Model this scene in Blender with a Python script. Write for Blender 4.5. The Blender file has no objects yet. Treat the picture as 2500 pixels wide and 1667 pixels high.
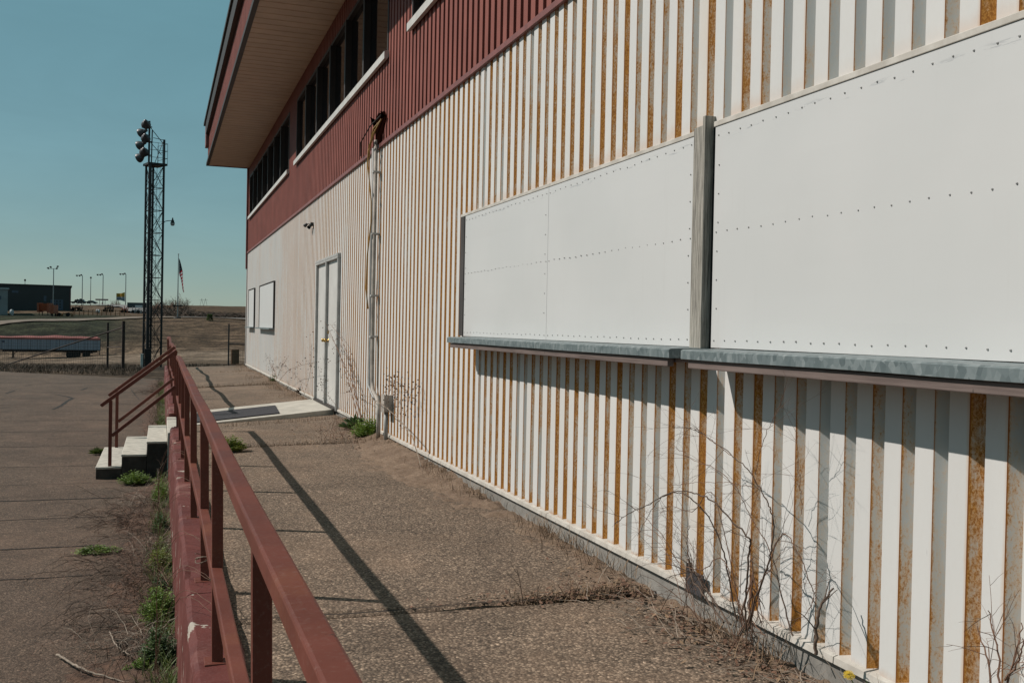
import bpy, math, random
from math import sin, cos, pi, radians, sqrt, atan2, floor
from mathutils import Vector, Matrix, noise

scene = bpy.context.scene
COL = scene.collection
V = Vector

# ------------------------------------------------------------------ camera model
F = 2431.0; CX = 1250.0; CY = 833.5
R0 = V((0.94291839, -0.33241868, 0.02006838))
R1 = V((0.01478187, -0.01842461, -0.99972098))
R2 = V((0.33269568, 0.94295194, -0.01245913))
EYE = V((0.0, 0.0, 1.237))
def ray(x, y): return R0*((x-CX)/F) + R1*((y-CY)/F) + R2
def at(x, y, d): return EYE + ray(x, y)*d                     # point at a measured depth
def onX(x, y, X): r = ray(x, y); return EYE + r*(X/r.x)        # point on a plane parallel to the wall
def onZ(x, y, Z): r = ray(x, y); return EYE + r*((Z-1.237)/r.z)
def onY(x, y, Y): r = ray(x, y); return EYE + r*(Y/r.y)

# ------------------------------------------------------------------ helpers
def tag(o, label=None, cat=None, group=None, kind=None):
    if label: o['label'] = label
    if cat: o['category'] = cat
    if group: o['group'] = group
    if kind: o['kind'] = kind
    return o
def empty(name, loc=(0, 0, 0), rz=0.0, label=None, cat=None, group=None):
    o = bpy.data.objects.new(name, None); COL.objects.link(o)
    o.location = loc; o.rotation_euler = (0, 0, rz); o.empty_display_size = 0.2
    return tag(o, label, cat, group)

class MB:
    def __init__(self): self.v = []; self.f = []; self.m = []; self.at = {}; self.smooth = False
    def face(self, pts, m=0):
        n = len(self.v); self.v += [tuple(p) for p in pts]; self.f.append(tuple(range(n, n+len(pts)))); self.m.append(m)
    def poly(self, vs, fs, m=0):
        n = len(self.v); self.v += [tuple(p) for p in vs]
        for f in fs: self.f.append(tuple(i+n for i in f)); self.m.append(m)
    def box(self, x0, x1, y0, y1, z0, z1, m=0):
        vs = [(x, y, z) for x in (x0, x1) for y in (y0, y1) for z in (z0, z1)]
        self.poly(vs, [(0,1,3,2),(4,6,7,5),(0,4,5,1),(2,3,7,6),(0,2,6,4),(1,5,7,3)], m)
    def bar(self, a, b, w, h, m=0, up=(0, 0, 1)):
        a = V(a); b = V(b); d = (b-a).normalized(); u = V(up)
        if abs(d.dot(u)) > 0.99: u = V((0, 1, 0))
        s = d.cross(u).normalized(); u = s.cross(d).normalized()
        vs = []
        for p in (a, b):
            for i, j in ((-1,-1),(1,-1),(1,1),(-1,1)): vs.append(p + s*(w/2*i) + u*(h/2*j))
        self.poly(vs, [(0,3,2,1),(4,5,6,7),(0,1,5,4),(1,2,6,5),(2,3,7,6),(3,0,4,7)], m)
    def path(self, pts, w, h, m=0):           # rectangular section swept along a bent line
        pts = [V(p) for p in pts]; rings = []
        for i, p in enumerate(pts):
            d = (pts[min(i+1, len(pts)-1)] - pts[max(i-1, 0)]).normalized()
            s = d.cross(V((0,0,1))).normalized(); u = s.cross(d)
            rings.append([p + s*(w/2*a) + u*(h/2*b) for a, b in ((-1,-1),(1,-1),(1,1),(-1,1))])
        vs = [q for r in rings for q in r]; fs = []
        for i in range(len(pts)-1):
            for k in range(4):
                a = i*4+k; b = i*4+(k+1) % 4; fs.append((a, b, b+4, a+4))
        fs.append((3,2,1,0)); n = (len(pts)-1)*4; fs.append((n, n+1, n+2, n+3))
        self.poly(vs, fs, m)
    def tube(self, pts, r0, r1=None, n=5, m=0, cap=True):
        pts = [V(p) for p in pts]; r1 = r0 if r1 is None else r1; N = len(pts)
        vs = []; prev = None
        for i, p in enumerate(pts):
            d = (pts[min(i+1, N-1)] - pts[max(i-1, 0)])
            if d.length < 1e-9: d = V((0,0,1))
            d.normalize()
            if prev is None:
                prev = d.orthogonal().normalized()
            prev = (prev - d*prev.dot(d))
            if prev.length < 1e-6: prev = d.orthogonal()
            prev.normalize(); q = d.cross(prev)
            r = r0 + (r1-r0)*i/max(1, N-1)
            for k in range(n):
                a = 2*pi*k/n; vs.append(p + prev*(r*cos(a)) + q*(r*sin(a)))
        fs = []
        for i in range(N-1):
            for k in range(n):
                a = i*n+k; b = i*n+(k+1) % n; fs.append((a, b, b+n, a+n))
        if cap: fs.append(tuple(range(n-1, -1, -1))); fs.append(tuple(range((N-1)*n, N*n)))
        self.poly(vs, fs, m)
    def lathe(self, prof, c=(0,0,0), axis=(0,0,1), n=16, m=0):   # prof: (r, h)
        ax = V(axis).normalized(); s = ax.orthogonal().normalized(); q = ax.cross(s); c = V(c)
        vs = []
        for r, h in prof:
            for k in range(n):
                a = 2*pi*k/n; vs.append(c + ax*h + s*(r*cos(a)) + q*(r*sin(a)))
        fs = []
        for i in range(len(prof)-1):
            for k in range(n):
                a = i*n+k; b = i*n+(k+1) % n; fs.append((a, b, b+n, a+n))
        self.poly(vs, fs, m)
    def build(self, name, mats, parent=None, bevel=0, smooth=False, off=None, attrs=None, uv=None):
        me = bpy.data.meshes.new(name)
        vs = self.v if off is None else [(x-off[0], y-off[1], z-off[2]) for x, y, z in self.v]
        me.from_pydata(vs, [], self.f); me.update()
        if not isinstance(mats, (list, tuple)): mats = [mats]
        for mt in mats: me.materials.append(mt)
        me.polygons.foreach_set('material_index', self.m)
        if smooth: me.polygons.foreach_set('use_smooth', [True]*len(self.f))
        if attrs:
            for k, vals in attrs.items():
                if len(vals) and isinstance(vals[0], (tuple, list)):
                    a = me.color_attributes.new(k, 'FLOAT_COLOR', 'POINT'); flat = []
                    for c in vals: flat += [c[0], c[1], c[2], 1.0]
                    a.data.foreach_set('color', flat)
                else:
                    a = me.attributes.new(k, 'FLOAT', 'POINT'); a.data.foreach_set('value', list(vals))
        o = bpy.data.objects.new(name, me); COL.objects.link(o)
        if off is not None and parent is None: o.location = off
        if parent is not None: o.parent = parent
        if bevel:
            b = o.modifiers.new('Bevel', 'BEVEL'); b.width = bevel; b.segments = 2; b.limit_method = 'ANGLE'
        return o

def one(fn, name, mats, parent=None, **k):
    mb = MB(); fn(mb); return mb.build(name, mats, parent, **k)

# ------------------------------------------------------------------ material helpers
def mat(name):
    m = bpy.data.materials.new(name); m.use_nodes = True
    nt = m.node_tree; nt.nodes.clear()
    out = nt.nodes.new('ShaderNodeOutputMaterial'); b = nt.nodes.new('ShaderNodeBsdfPrincipled')
    nt.links.new(b.outputs[0], out.inputs[0]); b.inputs['Roughness'].default_value = 0.8
    return m, nt, b
class N:
    """small node-graph writer"""
    def __init__(s, nt): s.nt = nt; s.L = nt.links
    def put(s, sock, v):
        if hasattr(v, 'links') or hasattr(v, 'is_output'): s.L.new(v, sock)
        elif v is not None:
            if isinstance(v, (tuple, list)) and len(v) == 3 and len(sock.default_value) == 4: v = (*v, 1)
            sock.default_value = v
    def obj(s): return s.nt.nodes.new('ShaderNodeTexCoord').outputs['Object']
    def attr(s, n, out='Fac'):
        a = s.nt.nodes.new('ShaderNodeAttribute'); a.attribute_name = n; return a.outputs[out]
    def mapping(s, vec, scale=(1,1,1), loc=(0,0,0)):
        m = s.nt.nodes.new('ShaderNodeMapping'); s.L.new(vec, m.inputs[0])
        m.inputs['Scale'].default_value = scale; m.inputs['Location'].default_value = loc; return m.outputs[0]
    def noise(s, vec, scale, detail=4, rough=0.55, dist=0.0):
        n = s.nt.nodes.new('ShaderNodeTexNoise'); s.L.new(vec, n.inputs['Vector'])
        n.inputs['Scale'].default_value = scale; n.inputs['Detail'].default_value = detail
        n.inputs['Roughness'].default_value = rough; n.inputs['Distortion'].default_value = dist
        return n.outputs['Fac']
    def vor(s, vec, scale, feature='F1', rnd=1.0):
        n = s.nt.nodes.new('ShaderNodeTexVoronoi'); n.feature = feature; s.L.new(vec, n.inputs['Vector'])
        n.inputs['Scale'].default_value = scale; n.inputs['Randomness'].default_value = rnd
        return n
    def math(s, op, a, b=None, c=None, clamp=False):
        n = s.nt.nodes.new('ShaderNodeMath'); n.operation = op; n.use_clamp = clamp
        s.put(n.inputs[0], a)
        if b is not None: s.put(n.inputs[1], b)
        if c is not None: s.put(n.inputs[2], c)
        return n.outputs[0]
    def rng(s, v, a, b, c=0.0, d=1.0, smooth=True):
        n = s.nt.nodes.new('ShaderNodeMapRange'); n.interpolation_type = 'SMOOTHSTEP' if smooth else 'LINEAR'
        s.put(n.inputs[0], v)
        for i, q in enumerate((a, b, c, d)): s.put(n.inputs[i+1], q)
        return n.outputs[0]
    def mix(s, f, a, b, mode='MIX'):
        n = s.nt.nodes.new('ShaderNodeMix'); n.data_type = 'RGBA'; n.blend_type = mode
        s.put(n.inputs[0], f); s.put(n.inputs[6], a); s.put(n.inputs[7], b); return n.outputs[2]
    def ramp(s, v, stops):
        n = s.nt.nodes.new('ShaderNodeValToRGB'); s.L.new(v, n.inputs[0]); e = n.color_ramp.elements
        while len(e) > 1: e.remove(e[-1])
        e[0].position = stops[0][0]; e[0].color = (*stops[0][1], 1)
        for p, c in stops[1:]:
            q = e.new(p); q.color = (*c, 1)
        return n.outputs[0]
    def sep(s, vec):
        n = s.nt.nodes.new('ShaderNodeSeparateXYZ'); s.L.new(vec, n.inputs[0]); return n.outputs
    def comb(s, x, y, z):
        n = s.nt.nodes.new('ShaderNodeCombineXYZ'); s.put(n.inputs[0], x); s.put(n.inputs[1], y); s.put(n.inputs[2], z); return n.outputs[0]
    def bump(s, h, strength=0.5, dist=0.01):
        n = s.nt.nodes.new('ShaderNodeBump'); s.L.new(h, n.inputs['Height'])
        n.inputs['Strength'].default_value = strength; n.inputs['Distance'].default_value = dist; return n.outputs[0]

SHADE_SCALE = .70      # darkens every base colour so shaded faces read deeper under the sky
def deepen_shade(nt, b):
    sk = b.inputs['Base Color']
    if sk.is_linked:
        src = sk.links[0].from_socket; vm = nt.nodes.new('ShaderNodeVectorMath'); vm.operation = 'SCALE'; vm.inputs['Scale'].default_value = SHADE_SCALE
        nt.links.new(src, vm.inputs[0]); nt.links.new(vm.outputs[0], sk)
def plain(name, c, rough=0.8, metal=0.0, var=0.15, scale=8.0, bump=0.0, spec=0.5, c2=None, stretch=(1,1,1)):
    m, nt, b = mat(name); n = N(nt); o = n.obj()
    v = n.noise(n.mapping(o, stretch), scale, 5, 0.6)
    ca = tuple(x*(1-var) for x in c); cb = c2 or tuple(min(1, x*(1+var)) for x in c)
    nt.links.new(n.mix(n.rng(v, .3, .7), ca, cb), b.inputs['Base Color'])
    b.inputs['Roughness'].default_value = rough; b.inputs['Metallic'].default_value = metal
    b.inputs['Specular IOR Level'].default_value = spec
    if bump: nt.links.new(n.bump(n.noise(o, scale*4, 4), bump, 0.01), b.inputs['Normal'])
    return m

# ---- white siding, flat faces
def m_siding_flat():
    m, nt, b = mat('white_siding_paint'); n = N(nt); o = n.obj()
    u = n.attr('u'); amt = n.attr('amt'); z = n.sep(o)[2]
    base = n.mix(n.rng(n.noise(n.mapping(o, (1, 1, .25)), 1.3, 5), .3, .75), (.83, .825, .81), (.75, .748, .735))
    slow = n.noise(n.mapping(o, (1, 1, .22)), 2.4, 5, .65)
    base = n.mix(n.math('MULTIPLY', n.rng(slow, .46, .78), n.rng(amt, .45, 1.1, 0, .42)), base, (.80, .62, .43))
    fine = n.noise(n.mapping(o, (1, 1, .5)), 45, 5, .7)
    # fringe by the edge where rust creeps round from the rib side
    wob = n.noise(n.mapping(o, (1, 1, .5)), 7, 5, .7)
    edge = n.math('ADD', n.rng(u, .70, 1.0, 0, 1, False), n.math('MULTIPLY', n.math('SUBTRACT', wob, .5), .9))
    e2 = n.math('MULTIPLY', n.rng(edge, .45, 1.15), n.rng(amt, .25, .8))
    col = n.mix(n.math('MULTIPLY', e2, .65), base, (.66, .42, .24))
    # rust bloom on the bottom edge and right above the board tops
    zb = n.math('ADD', z, n.math('MULTIPLY', n.math('SUBTRACT', wob, .5), .10))
    bot = n.math('MULTIPLY', n.rng(zb, .035, -.01), n.rng(amt, .2, .7))
    col = n.mix(n.math('MULTIPLY', bot, .7), col, (.50, .25, .09))
    ypos = n.math('ADD', n.sep(o)[1], 15.0)
    top = n.math('MULTIPLY', n.math('MULTIPLY', n.rng(zb, 2.33, 2.24), n.rng(zb, 2.20, 2.22)), n.rng(ypos, 8.5, 8.2))
    col = n.mix(n.math('MULTIPLY', n.math('MULTIPLY', top, .42), n.rng(amt, .3, .8, .3, 1)), col, (.66, .42, .27))
    # rare spots and scuffs
    sp = n.rng(n.noise(n.mapping(o, (1, 1, .35), (3.1, 0, 0)), 26, 3, .6), .76, .80)
    col = n.mix(n.math('MULTIPLY', sp, n.rng(amt, .3, .9, 0, .6)), col, (.45, .22, .08))
    sc = n.rng(n.noise(n.mapping(o, (1, 2.2, .3), (0, 7, 2)), 12, 3, .6), .74, .78)
    col = n.mix(n.math('MULTIPLY', sc, .35), col, (.38, .39, .42))
    col = n.mix(n.math('MULTIPLY', n.rng(fine, .45, .75), .10), col, (.62, .58, .52))
    nt.links.new(col, b.inputs['Base Color']); b.inputs['Roughness'].default_value = .55
    b.inputs['Specular IOR Level'].default_value = .3
    nt.links.new(n.bump(n.noise(o, 3.0, 2), .12, .01), b.inputs['Normal'])
    return m
# ---- white siding, rib sides: rust in streaks
def m_siding_rib():
    m, nt, b = mat('rusted_rib_paint'); n = N(nt); o = n.obj()
    u = n.attr('u'); amt = n.attr('amt'); rid = n.attr('rid'); xyz = n.sep(o); z = xyz[2]
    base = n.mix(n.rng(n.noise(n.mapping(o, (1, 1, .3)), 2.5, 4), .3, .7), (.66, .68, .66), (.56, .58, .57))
    slow = n.noise(n.comb(n.math('MULTIPLY', rid, 13.7), n.math('MULTIPLY', rid, 5.1), n.math('MULTIPLY', z, .75)), 1.0, 3, .6)
    fine = n.noise(n.mapping(o, (1.3, 1.3, .8)), 105, 5, .8)
    blot = n.noise(n.mapping(o, (1.2, 1.2, .5)), 28, 5, .7)
    mid = n.noise(n.mapping(o, (1, 1, .35)), 14, 4, .65)
    s = n.math('ADD', n.math('MULTIPLY', n.math('SUBTRACT', slow, .5), 1.35), amt)
    s = n.math('ADD', s, n.math('MULTIPLY', n.math('SUBTRACT', mid, .5), .75))
    s = n.math('ADD', s, n.math('ADD', n.math('MULTIPLY', n.math('SUBTRACT', fine, .5), 1.5), n.math('MULTIPLY', n.math('SUBTRACT', blot, .5), 1.1)))
    s = n.math('ADD', s, n.rng(u, .25, .0, 0, .42))          # far edge of the rib side rusts first
    s = n.math('ADD', s, n.rng(z, .12, -.02, 0, .5))
    s = n.math('ADD', s, n.math('MULTIPLY', n.math('SUBTRACT', n.noise(n.mapping(o, (1, 1, .8)), .75, 3, .6), .5), 1.5))
    s = n.math('ADD', s, n.math('MULTIPLY', n.math('SUBTRACT', n.noise(n.comb(rid, 0.0, n.math('MULTIPLY', z, 2.6)), 1.0, 3, .6), .5), .7))
    stain = n.rng(s, .15, .95)
    rust = n.rng(s, .50, 1.05)
    col = n.mix(n.math('MULTIPLY', stain, .70), base, (.86, .58, .33))
    rc = n.mix(n.rng(fine, .62, .38), (.38, .15, .028), (.76, .36, .08))
    rc = n.mix(n.rng(slow, .5, .8, 0, .5), rc, (.50, .20, .035))
    col = n.mix(rust, col, rc)
    col = n.mix(n.math('MULTIPLY', n.rng(n.math('ADD', u, n.math('MULTIPLY', n.math('SUBTRACT', mid, .5), .12)), .10, .05), n.rng(amt, .2, .6, .35, 1)), col, (.42, .15, .035))
    dark = n.math('MULTIPLY', n.rng(fine, .62, .72), n.rng(s, .9, 1.4))
    col = n.mix(dark, col, (.13, .055, .025))
    nt.links.new(col, b.inputs['Base Color']); nt.links.new(n.rng(rust, 0, 1, .5, .9), b.inputs['Roughness'])
    b.inputs['Specular IOR Level'].default_value = .25
    nt.links.new(n.bump(fine, .15, .004), b.inputs['Normal'])
    return m
def m_gravel(name, dark, light, scale, seed=0.0, dust=(.25,.17,.11), dustamt=.35, bstr=.6, gap=(.035,.028,.022)):
    m, nt, b = mat(name); n = N(nt); o = n.mapping(n.obj(), (1,1,1), (seed, seed*.7, 0))
    warp = n.mapping(o, (1, 1, 1))
    v = n.vor(warp, scale); v2 = n.vor(warp, scale*2.3)
    c = n.ramp(v.outputs['Color'], [(0, dark), (.30, tuple((a*1.5+bb*.5)/2 for a, bb in zip(dark, light))), (.62, tuple((a+bb)/2 for a, bb in zip(dark, light))), (.9, light), (.97, tuple(min(1, q*1.45) for q in light))])
    gp = n.rng(v.outputs['Distance'], .38, .62)
    c = n.mix(n.math('MULTIPLY', gp, .6), c, gap)
    c = n.mix(n.rng(n.vor(warp, scale*.37).outputs['Distance'], .14, .05, 0, .55), c, tuple(min(1, q*1.25) for q in light))
    c = n.mix(n.math('MULTIPLY', n.rng(v2.outputs['Distance'], .35, .6), .3), c, gap)
    big = n.noise(o, .9, 5, .6); med = n.noise(o, 5, 5, .65)
    dm = n.math('MULTIPLY', n.rng(n.math('ADD', n.math('MULTIPLY', big, .65), n.math('MULTIPLY', med, .35)), .42, .68), dustamt)
    c = n.mix(dm, c, dust)
    sh = n.math('MULTIPLY', n.rng(n.noise(o, 2.2, 6, .6), .3, .7, .84, 1.12), n.rng(n.noise(o, 30, 4, .8), .3, .7, .76, 1.30))
    sh = n.math('MULTIPLY', sh, n.rng(n.noise(n.mapping(o, (1, .35, 1)), .55, 5, .65), .36, .64, .92, 1.10))
    cc = nt.nodes.new('ShaderNodeVectorMath'); cc.operation = 'SCALE'; nt.links.new(c, cc.inputs[0]); nt.links.new(sh, cc.inputs['Scale'])
    nt.links.new(cc.outputs[0], b.inputs['Base Color'])
    h = n.math('SUBTRACT', 1.0, v.outputs['Distance'])
    nt.links.new(n.bump(h, bstr, .006), b.inputs['Normal'])
    b.inputs['Roughness'].default_value = .9; b.inputs['Specular IOR Level'].default_value = .25
    return m
def m_soil():
    m, nt, b = mat('drifted_soil'); n = N(nt); o = n.obj()
    f = n.noise(o, 70, 5, .7); g = n.noise(o, 3.5, 4)
    c = n.mix(n.rng(f, .3, .7), (.16, .105, .07), (.34, .235, .16))
    c = n.mix(n.rng(g, .35, .65, 0, .6), c, (.17, .108, .07))
    v = n.vor(o, 80); c = n.mix(n.rng(v.outputs['Distance'], .28, .1, 0, .35), c, (.38, .32, .26))
    nt.links.new(c, b.inputs['Base Color']); b.inputs['Roughness'].default_value = .95
    nt.links.new(n.bump(f, .6, .01), b.inputs['Normal']); return m
def m_chip_paint(name, paint, under, thr=.64, scale=6, rough=.5, bump=.1, rust=None):
    m, nt, b = mat(name); n = N(nt); o = n.obj()
    f = n.noise(o, 3, 5, .6); c = n.mix(n.rng(f, .3, .7), tuple(x*.85 for x in paint), tuple(x*1.18 for x in paint))
    g = n.noise(o, scale, 5, .62, .4)
    c = n.mix(n.rng(g, thr, thr+.02), c, under)
    if rust:
        h = n.noise(o, 2.1, 6, .68); c = n.mix(n.rng(h, .52, .72, 0, .7), c, rust)
    fine = n.noise(o, 90, 4, .7); c = n.mix(n.rng(fine, .5, .8, 0, .18), c, (.45, .36, .32))
    nt.links.new(c, b.inputs['Base Color']); nt.links.new(n.rng(f, .3, .7, rough*.85, min(1, rough*1.2)), b.inputs['Roughness'])
    b.inputs['Specular IOR Level'].default_value = .2
    nt.links.new(n.bump(n.noise(o, 40, 4), bump, .004), b.inputs['Normal']); return m
def m_galv():
    m, nt, b = mat('galvanised_metal'); n = N(nt); o = n.obj()
    v = n.vor(n.mapping(o, (1, 1, .6)), 48); g = n.noise(o, 30, 4, .6)
    c = n.ramp(v.outputs['Color'], [(0, (.14,.18,.19)), (.5, (.24,.29,.30)), (1, (.42,.47,.48))])
    c = n.mix(n.rng(g, .4, .7, 0, .5), c, (.20, .25, .26))
    nt.links.new(c, b.inputs['Base Color']); b.inputs['Metallic'].default_value = .35; b.inputs['Roughness'].default_value = .5
    return m
def m_wood(name, a, c2, ax='z', scale=30):
    m, nt, b = mat(name); n = N(nt); o = n.obj()
    st = (1, 1, .04) if ax == 'z' else (1, .04, 1)
    f = n.noise(n.mapping(o, st), scale*2.2, 5, .7); g = n.noise(n.mapping(o, (1,1,.3) if ax == 'z' else (1,.3,1)), 5, 4)
    c = n.mix(n.rng(f, .3, .7), a, c2); c = n.mix(n.rng(g, .4, .7, 0, .6), c, tuple(x*1.35 for x in c2))
    k = n.noise(n.mapping(o, (1,1,.5)), 22, 2); c = n.mix(n.rng(k, .74, .78), c, (.02,.015,.012))
    nt.links.new(c, b.inputs['Base Color']); nt.links.new(n.bump(f, .5, .004), b.inputs['Normal']); return m
def m_board():
    m, nt, b = mat('white_board'); n = N(nt); o = n.obj(); s = n.sep(o)
    f = n.noise(o, 1.2, 3); c = n.mix(n.rng(f, .3, .7), (.755, .755, .75), (.72, .725, .72))
    w = n.noise(n.mapping(o, (1, .6, 6)), 9, 5, .7)
    zt = n.math('ADD', s[2], n.math('MULTIPLY', n.math('SUBTRACT', n.noise(o, 1.5, 2), .5), .05))
    band = n.math('MULTIPLY', n.rng(zt, 2.135, 2.155), n.rng(zt, 2.185, 2.165))
    c = n.mix(n.math('MULTIPLY', n.math('MULTIPLY', band, n.rng(w, .57, .64)), .55), c, (.40, .42, .44))
    sp = n.rng(n.noise(o, 9, 3, .6), .74, .77); c = n.mix(n.math('MULTIPLY', sp, .25), c, (.45, .46, .47))
    drip = n.noise(n.mapping(o, (1, 1, .05)), 24, 3, .6); c = n.mix(n.math('MULTIPLY', n.rng(drip, .6, .8), .10), c, (.5, .48, .44))
    nt.links.new(c, b.inputs['Base Color']); b.inputs['Roughness'].default_value = .42; b.inputs['Specular IOR Level'].default_value = .35
    nt.links.new(n.bump(n.noise(o, 1.1, 2), .15, .02), b.inputs['Normal'])
    return m
def m_terrain():
    m, nt, b = mat('prairie_ground'); n = N(nt); o = n.obj(); col = n.attr('Col', 'Color')
    a = n.noise(o, .35, 6, .7); f = n.noise(n.mapping(o, (1, .5, 1)), 2.6, 5, .7); w = n.noise(n.mapping(o, (.5, 1.6, 1)), .11, 5, .65)
    k = n.math('MULTIPLY', n.rng(a, .36, .64, .5, 1.5), n.rng(f, .36, .64, .6, 1.45)); k = n.math('MULTIPLY', k, n.rng(w, .35, .65, .72, 1.3))
    cc = nt.nodes.new('ShaderNodeVectorMath'); cc.operation = 'SCALE'; nt.links.new(col, cc.inputs[0]); nt.links.new(k, cc.inputs['Scale'])
    nt.links.new(cc.outputs[0], b.inputs['Base Color']); b.inputs['Roughness'].default_value = 1; b.inputs['Specular IOR Level'].default_value = .1
    nt.links.new(n.bump(n.noise(o, 3, 5, .7), .8, .15), b.inputs['Normal']); return m
def m_leaf(name, a, c2, scale=14, trans=.25):
    m, nt, b = mat(name); n = N(nt); o = n.obj()
    c = n.mix(n.rng(n.noise(o, scale, 3), .35, .65), a, c2)
    nt.links.new(c, b.inputs['Base Color']); b.inputs['Roughness'].default_value = .6
    tr = nt.nodes.new('ShaderNodeBsdfTranslucent'); nt.links.new(c, tr.inputs[0])
    ms = nt.nodes.new('ShaderNodeMixShader'); ms.inputs[0].default_value = trans
    out = [q for q in nt.nodes if q.type == 'OUTPUT_MATERIAL'][0]
    nt.links.new(b.outputs[0], ms.inputs[1]); nt.links.new(tr.outputs[0], ms.inputs[2]); nt.links.new(ms.outputs[0], out.inputs[0])
    return m

M = {}
M['flat'] = m_siding_flat(); M['rib'] = m_siding_rib()
M['walk'] = m_gravel('exposed_aggregate_walk', (.108,.072,.051), (.60,.445,.325), 78, 0, (.30,.20,.135), .40)
M['parking'] = m_gravel('worn_parking_surface', (.075,.047,.034), (.33,.228,.165), 90, 3.3, (.185,.12,.085), .5, .45)
M['soil'] = m_soil()
M['redsiding'] = plain('red_siding_paint', (.32,.108,.086), .6, var=.14, scale=1.5, spec=.2)
M['redrail'] = m_chip_paint('red_rail_paint', (.175,.052,.036), (.085,.032,.022), .70, 13, .55, .10, (.22,.078,.04))
M['redtrim'] = plain('red_trim_paint', (.26,.09,.08), .5)
M['darktrim'] = plain('dark_brown_trim', (.030,.020,.018), .6)
M['redcurb'] = m_chip_paint('red_kerb_paint', (.150,.040,.034), (.50,.44,.38), .625, 3.4, .65, .6, (.36,.18,.155))
M['concrete'] = plain('grey_concrete', (.30,.285,.26), .9, var=.22, scale=6, bump=.4)
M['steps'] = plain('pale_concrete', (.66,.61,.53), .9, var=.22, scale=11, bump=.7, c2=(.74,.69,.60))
M['stepside'] = plain('shaded_concrete', (.06,.05,.042), .95, var=.4, scale=6, bump=.5)  # same concrete as the treads, darkened to carry the shade of the sides
M['whiteslab'] = plain('pale_slab_concrete', (.58,.54,.47), .9, var=.15, scale=5, bump=.3)
M['matrubber'] = plain('dark_rubber_mat', (.030,.027,.034), .85, var=.35, scale=20, bump=.5)
M['soffit'] = plain('tan_soffit_metal', (.62,.44,.31), .5, var=.08, scale=2)
M['whitetrim'] = plain('white_trim', (.70,.69,.66), .5, var=.1, scale=6)
M['flash'] = plain('cream_flashing', (.66,.61,.54), .6, var=.18, scale=9, c2=(.74,.70,.64))
M['board'] = m_board()
M['greyframe'] = plain('grey_door_frame', (.50,.49,.47), .5, var=.15, scale=9)
M['doorpaint'] = plain('pale_grey_door', (.72,.70,.67), .45, var=.06, scale=3)
M['greywood'] = m_wood('weathered_grey_wood', (.12,.11,.095), (.52,.49,.43), scale=55)
M['brownwood'] = m_wood('weathered_brown_wood', (.10,.07,.062), (.20,.15,.135), 'y')
M['darkwood'] = m_wood('dark_wood', (.020,.017,.016), (.06,.052,.05))
M['galv'] = m_galv()
M['screw'] = plain('screw_head', (.45,.44,.43), .4, .3)
M['brass'] = plain('brass', (.55,.36,.12), .3, .9)
M['pvc'] = plain('grey_painted_pipe', (.34,.34,.33), .5, var=.12, scale=12)
M['pvcwarm'] = plain('cream_painted_pipe', (.46,.41,.36), .7, var=.3, scale=6)
M['black'] = plain('black_metal', (.015,.015,.016), .6)
M['steel'] = plain('dark_tower_steel', (.018,.015,.017), .55, .2, var=.3, scale=3)
M['lampgrey'] = plain('weathered_lamp_grey', (.10,.10,.11), .45, .4)
M['lampglass'] = plain('lamp_glass', (.45,.47,.48), .15, .0, spec=.6)
M['cable'] = plain('ochre_cable', (.42,.24,.06), .6)
M['hole'] = plain('dark_hole', (.010,.003,.002), 1.0, spec=0.0)
M['fencebrown'] = plain('rusty_fence_post', (.045,.026,.020), .85, var=.3)
M['wire'] = plain('fence_wire', (.055,.045,.04), .7, .3)
M['orangeboard'] = m_wood('orange_brown_board', (.16,.07,.03), (.24,.11,.045), 'y', 12)
M['twig'] = plain('dry_brown_twig', (.12,.078,.055), .85, var=.35, scale=20)
M['paletwig'] = plain('dry_pale_twig', (.34,.27,.21), .85, var=.3, scale=20)
M['redtwig'] = plain('reddish_stem', (.20,.105,.065), .8, var=.3, scale=20)
M['straw'] = plain('dry_grass_blades', (.27,.175,.105), .9, var=.4, scale=6)
M['strawdark'] = plain('brown_dry_grass', (.095,.064,.040), .9, var=.45, scale=4)
M['leaf'] = m_leaf('weed_leaf', (.11,.20,.025), (.23,.33,.05))
M['leafdark'] = m_leaf('dark_weed_leaf', (.055,.11,.03), (.10,.155,.045))
M['leafyel'] = m_leaf('yellow_green_leaf', (.15,.21,.03), (.26,.29,.05))
M['grassgreen'] = m_leaf('green_grass', (.08,.14,.025), (.17,.21,.05))
M['petal'] = plain('yellow_petal', (.75,.50,.02), .6, var=.1)
M['whitescrap'] = plain('white_scrap', (.62,.58,.54), .8, var=.15, scale=15)

for m_ in list(bpy.data.materials):
    deepen_shade(m_.node_tree, [q for q in m_.node_tree.nodes if q.type == 'BSDF_PRINCIPLED'][0]); m_['shade_deepened'] = 1

# ------------------------------------------------------------------ world, sun, camera
SUN = V((-.905, .42, .94)).normalized()
el = math.asin(SUN.z); rot = atan2(SUN.x, SUN.y)
w = bpy.data.worlds.new('World'); scene.world = w; w.use_nodes = True
nt = w.node_tree; nt.nodes.clear()
sky = nt.nodes.new('ShaderNodeTexSky'); sky.sky_type = 'NISHITA'; sky.sun_disc = False
sky.sun_elevation = el; sky.sun_rotation = rot; sky.air_density = 1.0; sky.dust_density = .1; sky.ozone_density = 3.0; sky.altitude = 300
n = N(nt)
tint = n.mix(1.0, sky.outputs[0], (.44, .344, .30), 'MULTIPLY')      # teal, low contrast grade of the sky
hs = nt.nodes.new('ShaderNodeVectorMath'); hs.operation = 'ADD'; nt.links.new(tint, hs.inputs[0]); hs.inputs[1].default_value = (.068/.085, .194/.085, .206/.085)
gen = nt.nodes.new('ShaderNodeTexCoord').outputs['Generated']
cl = n.rng(n.noise(n.mapping(gen, (1, 1, 5), (.3, .1, 0)), 2.2, 5, .6, .5), .35, .75, .97, 1.06)
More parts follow.
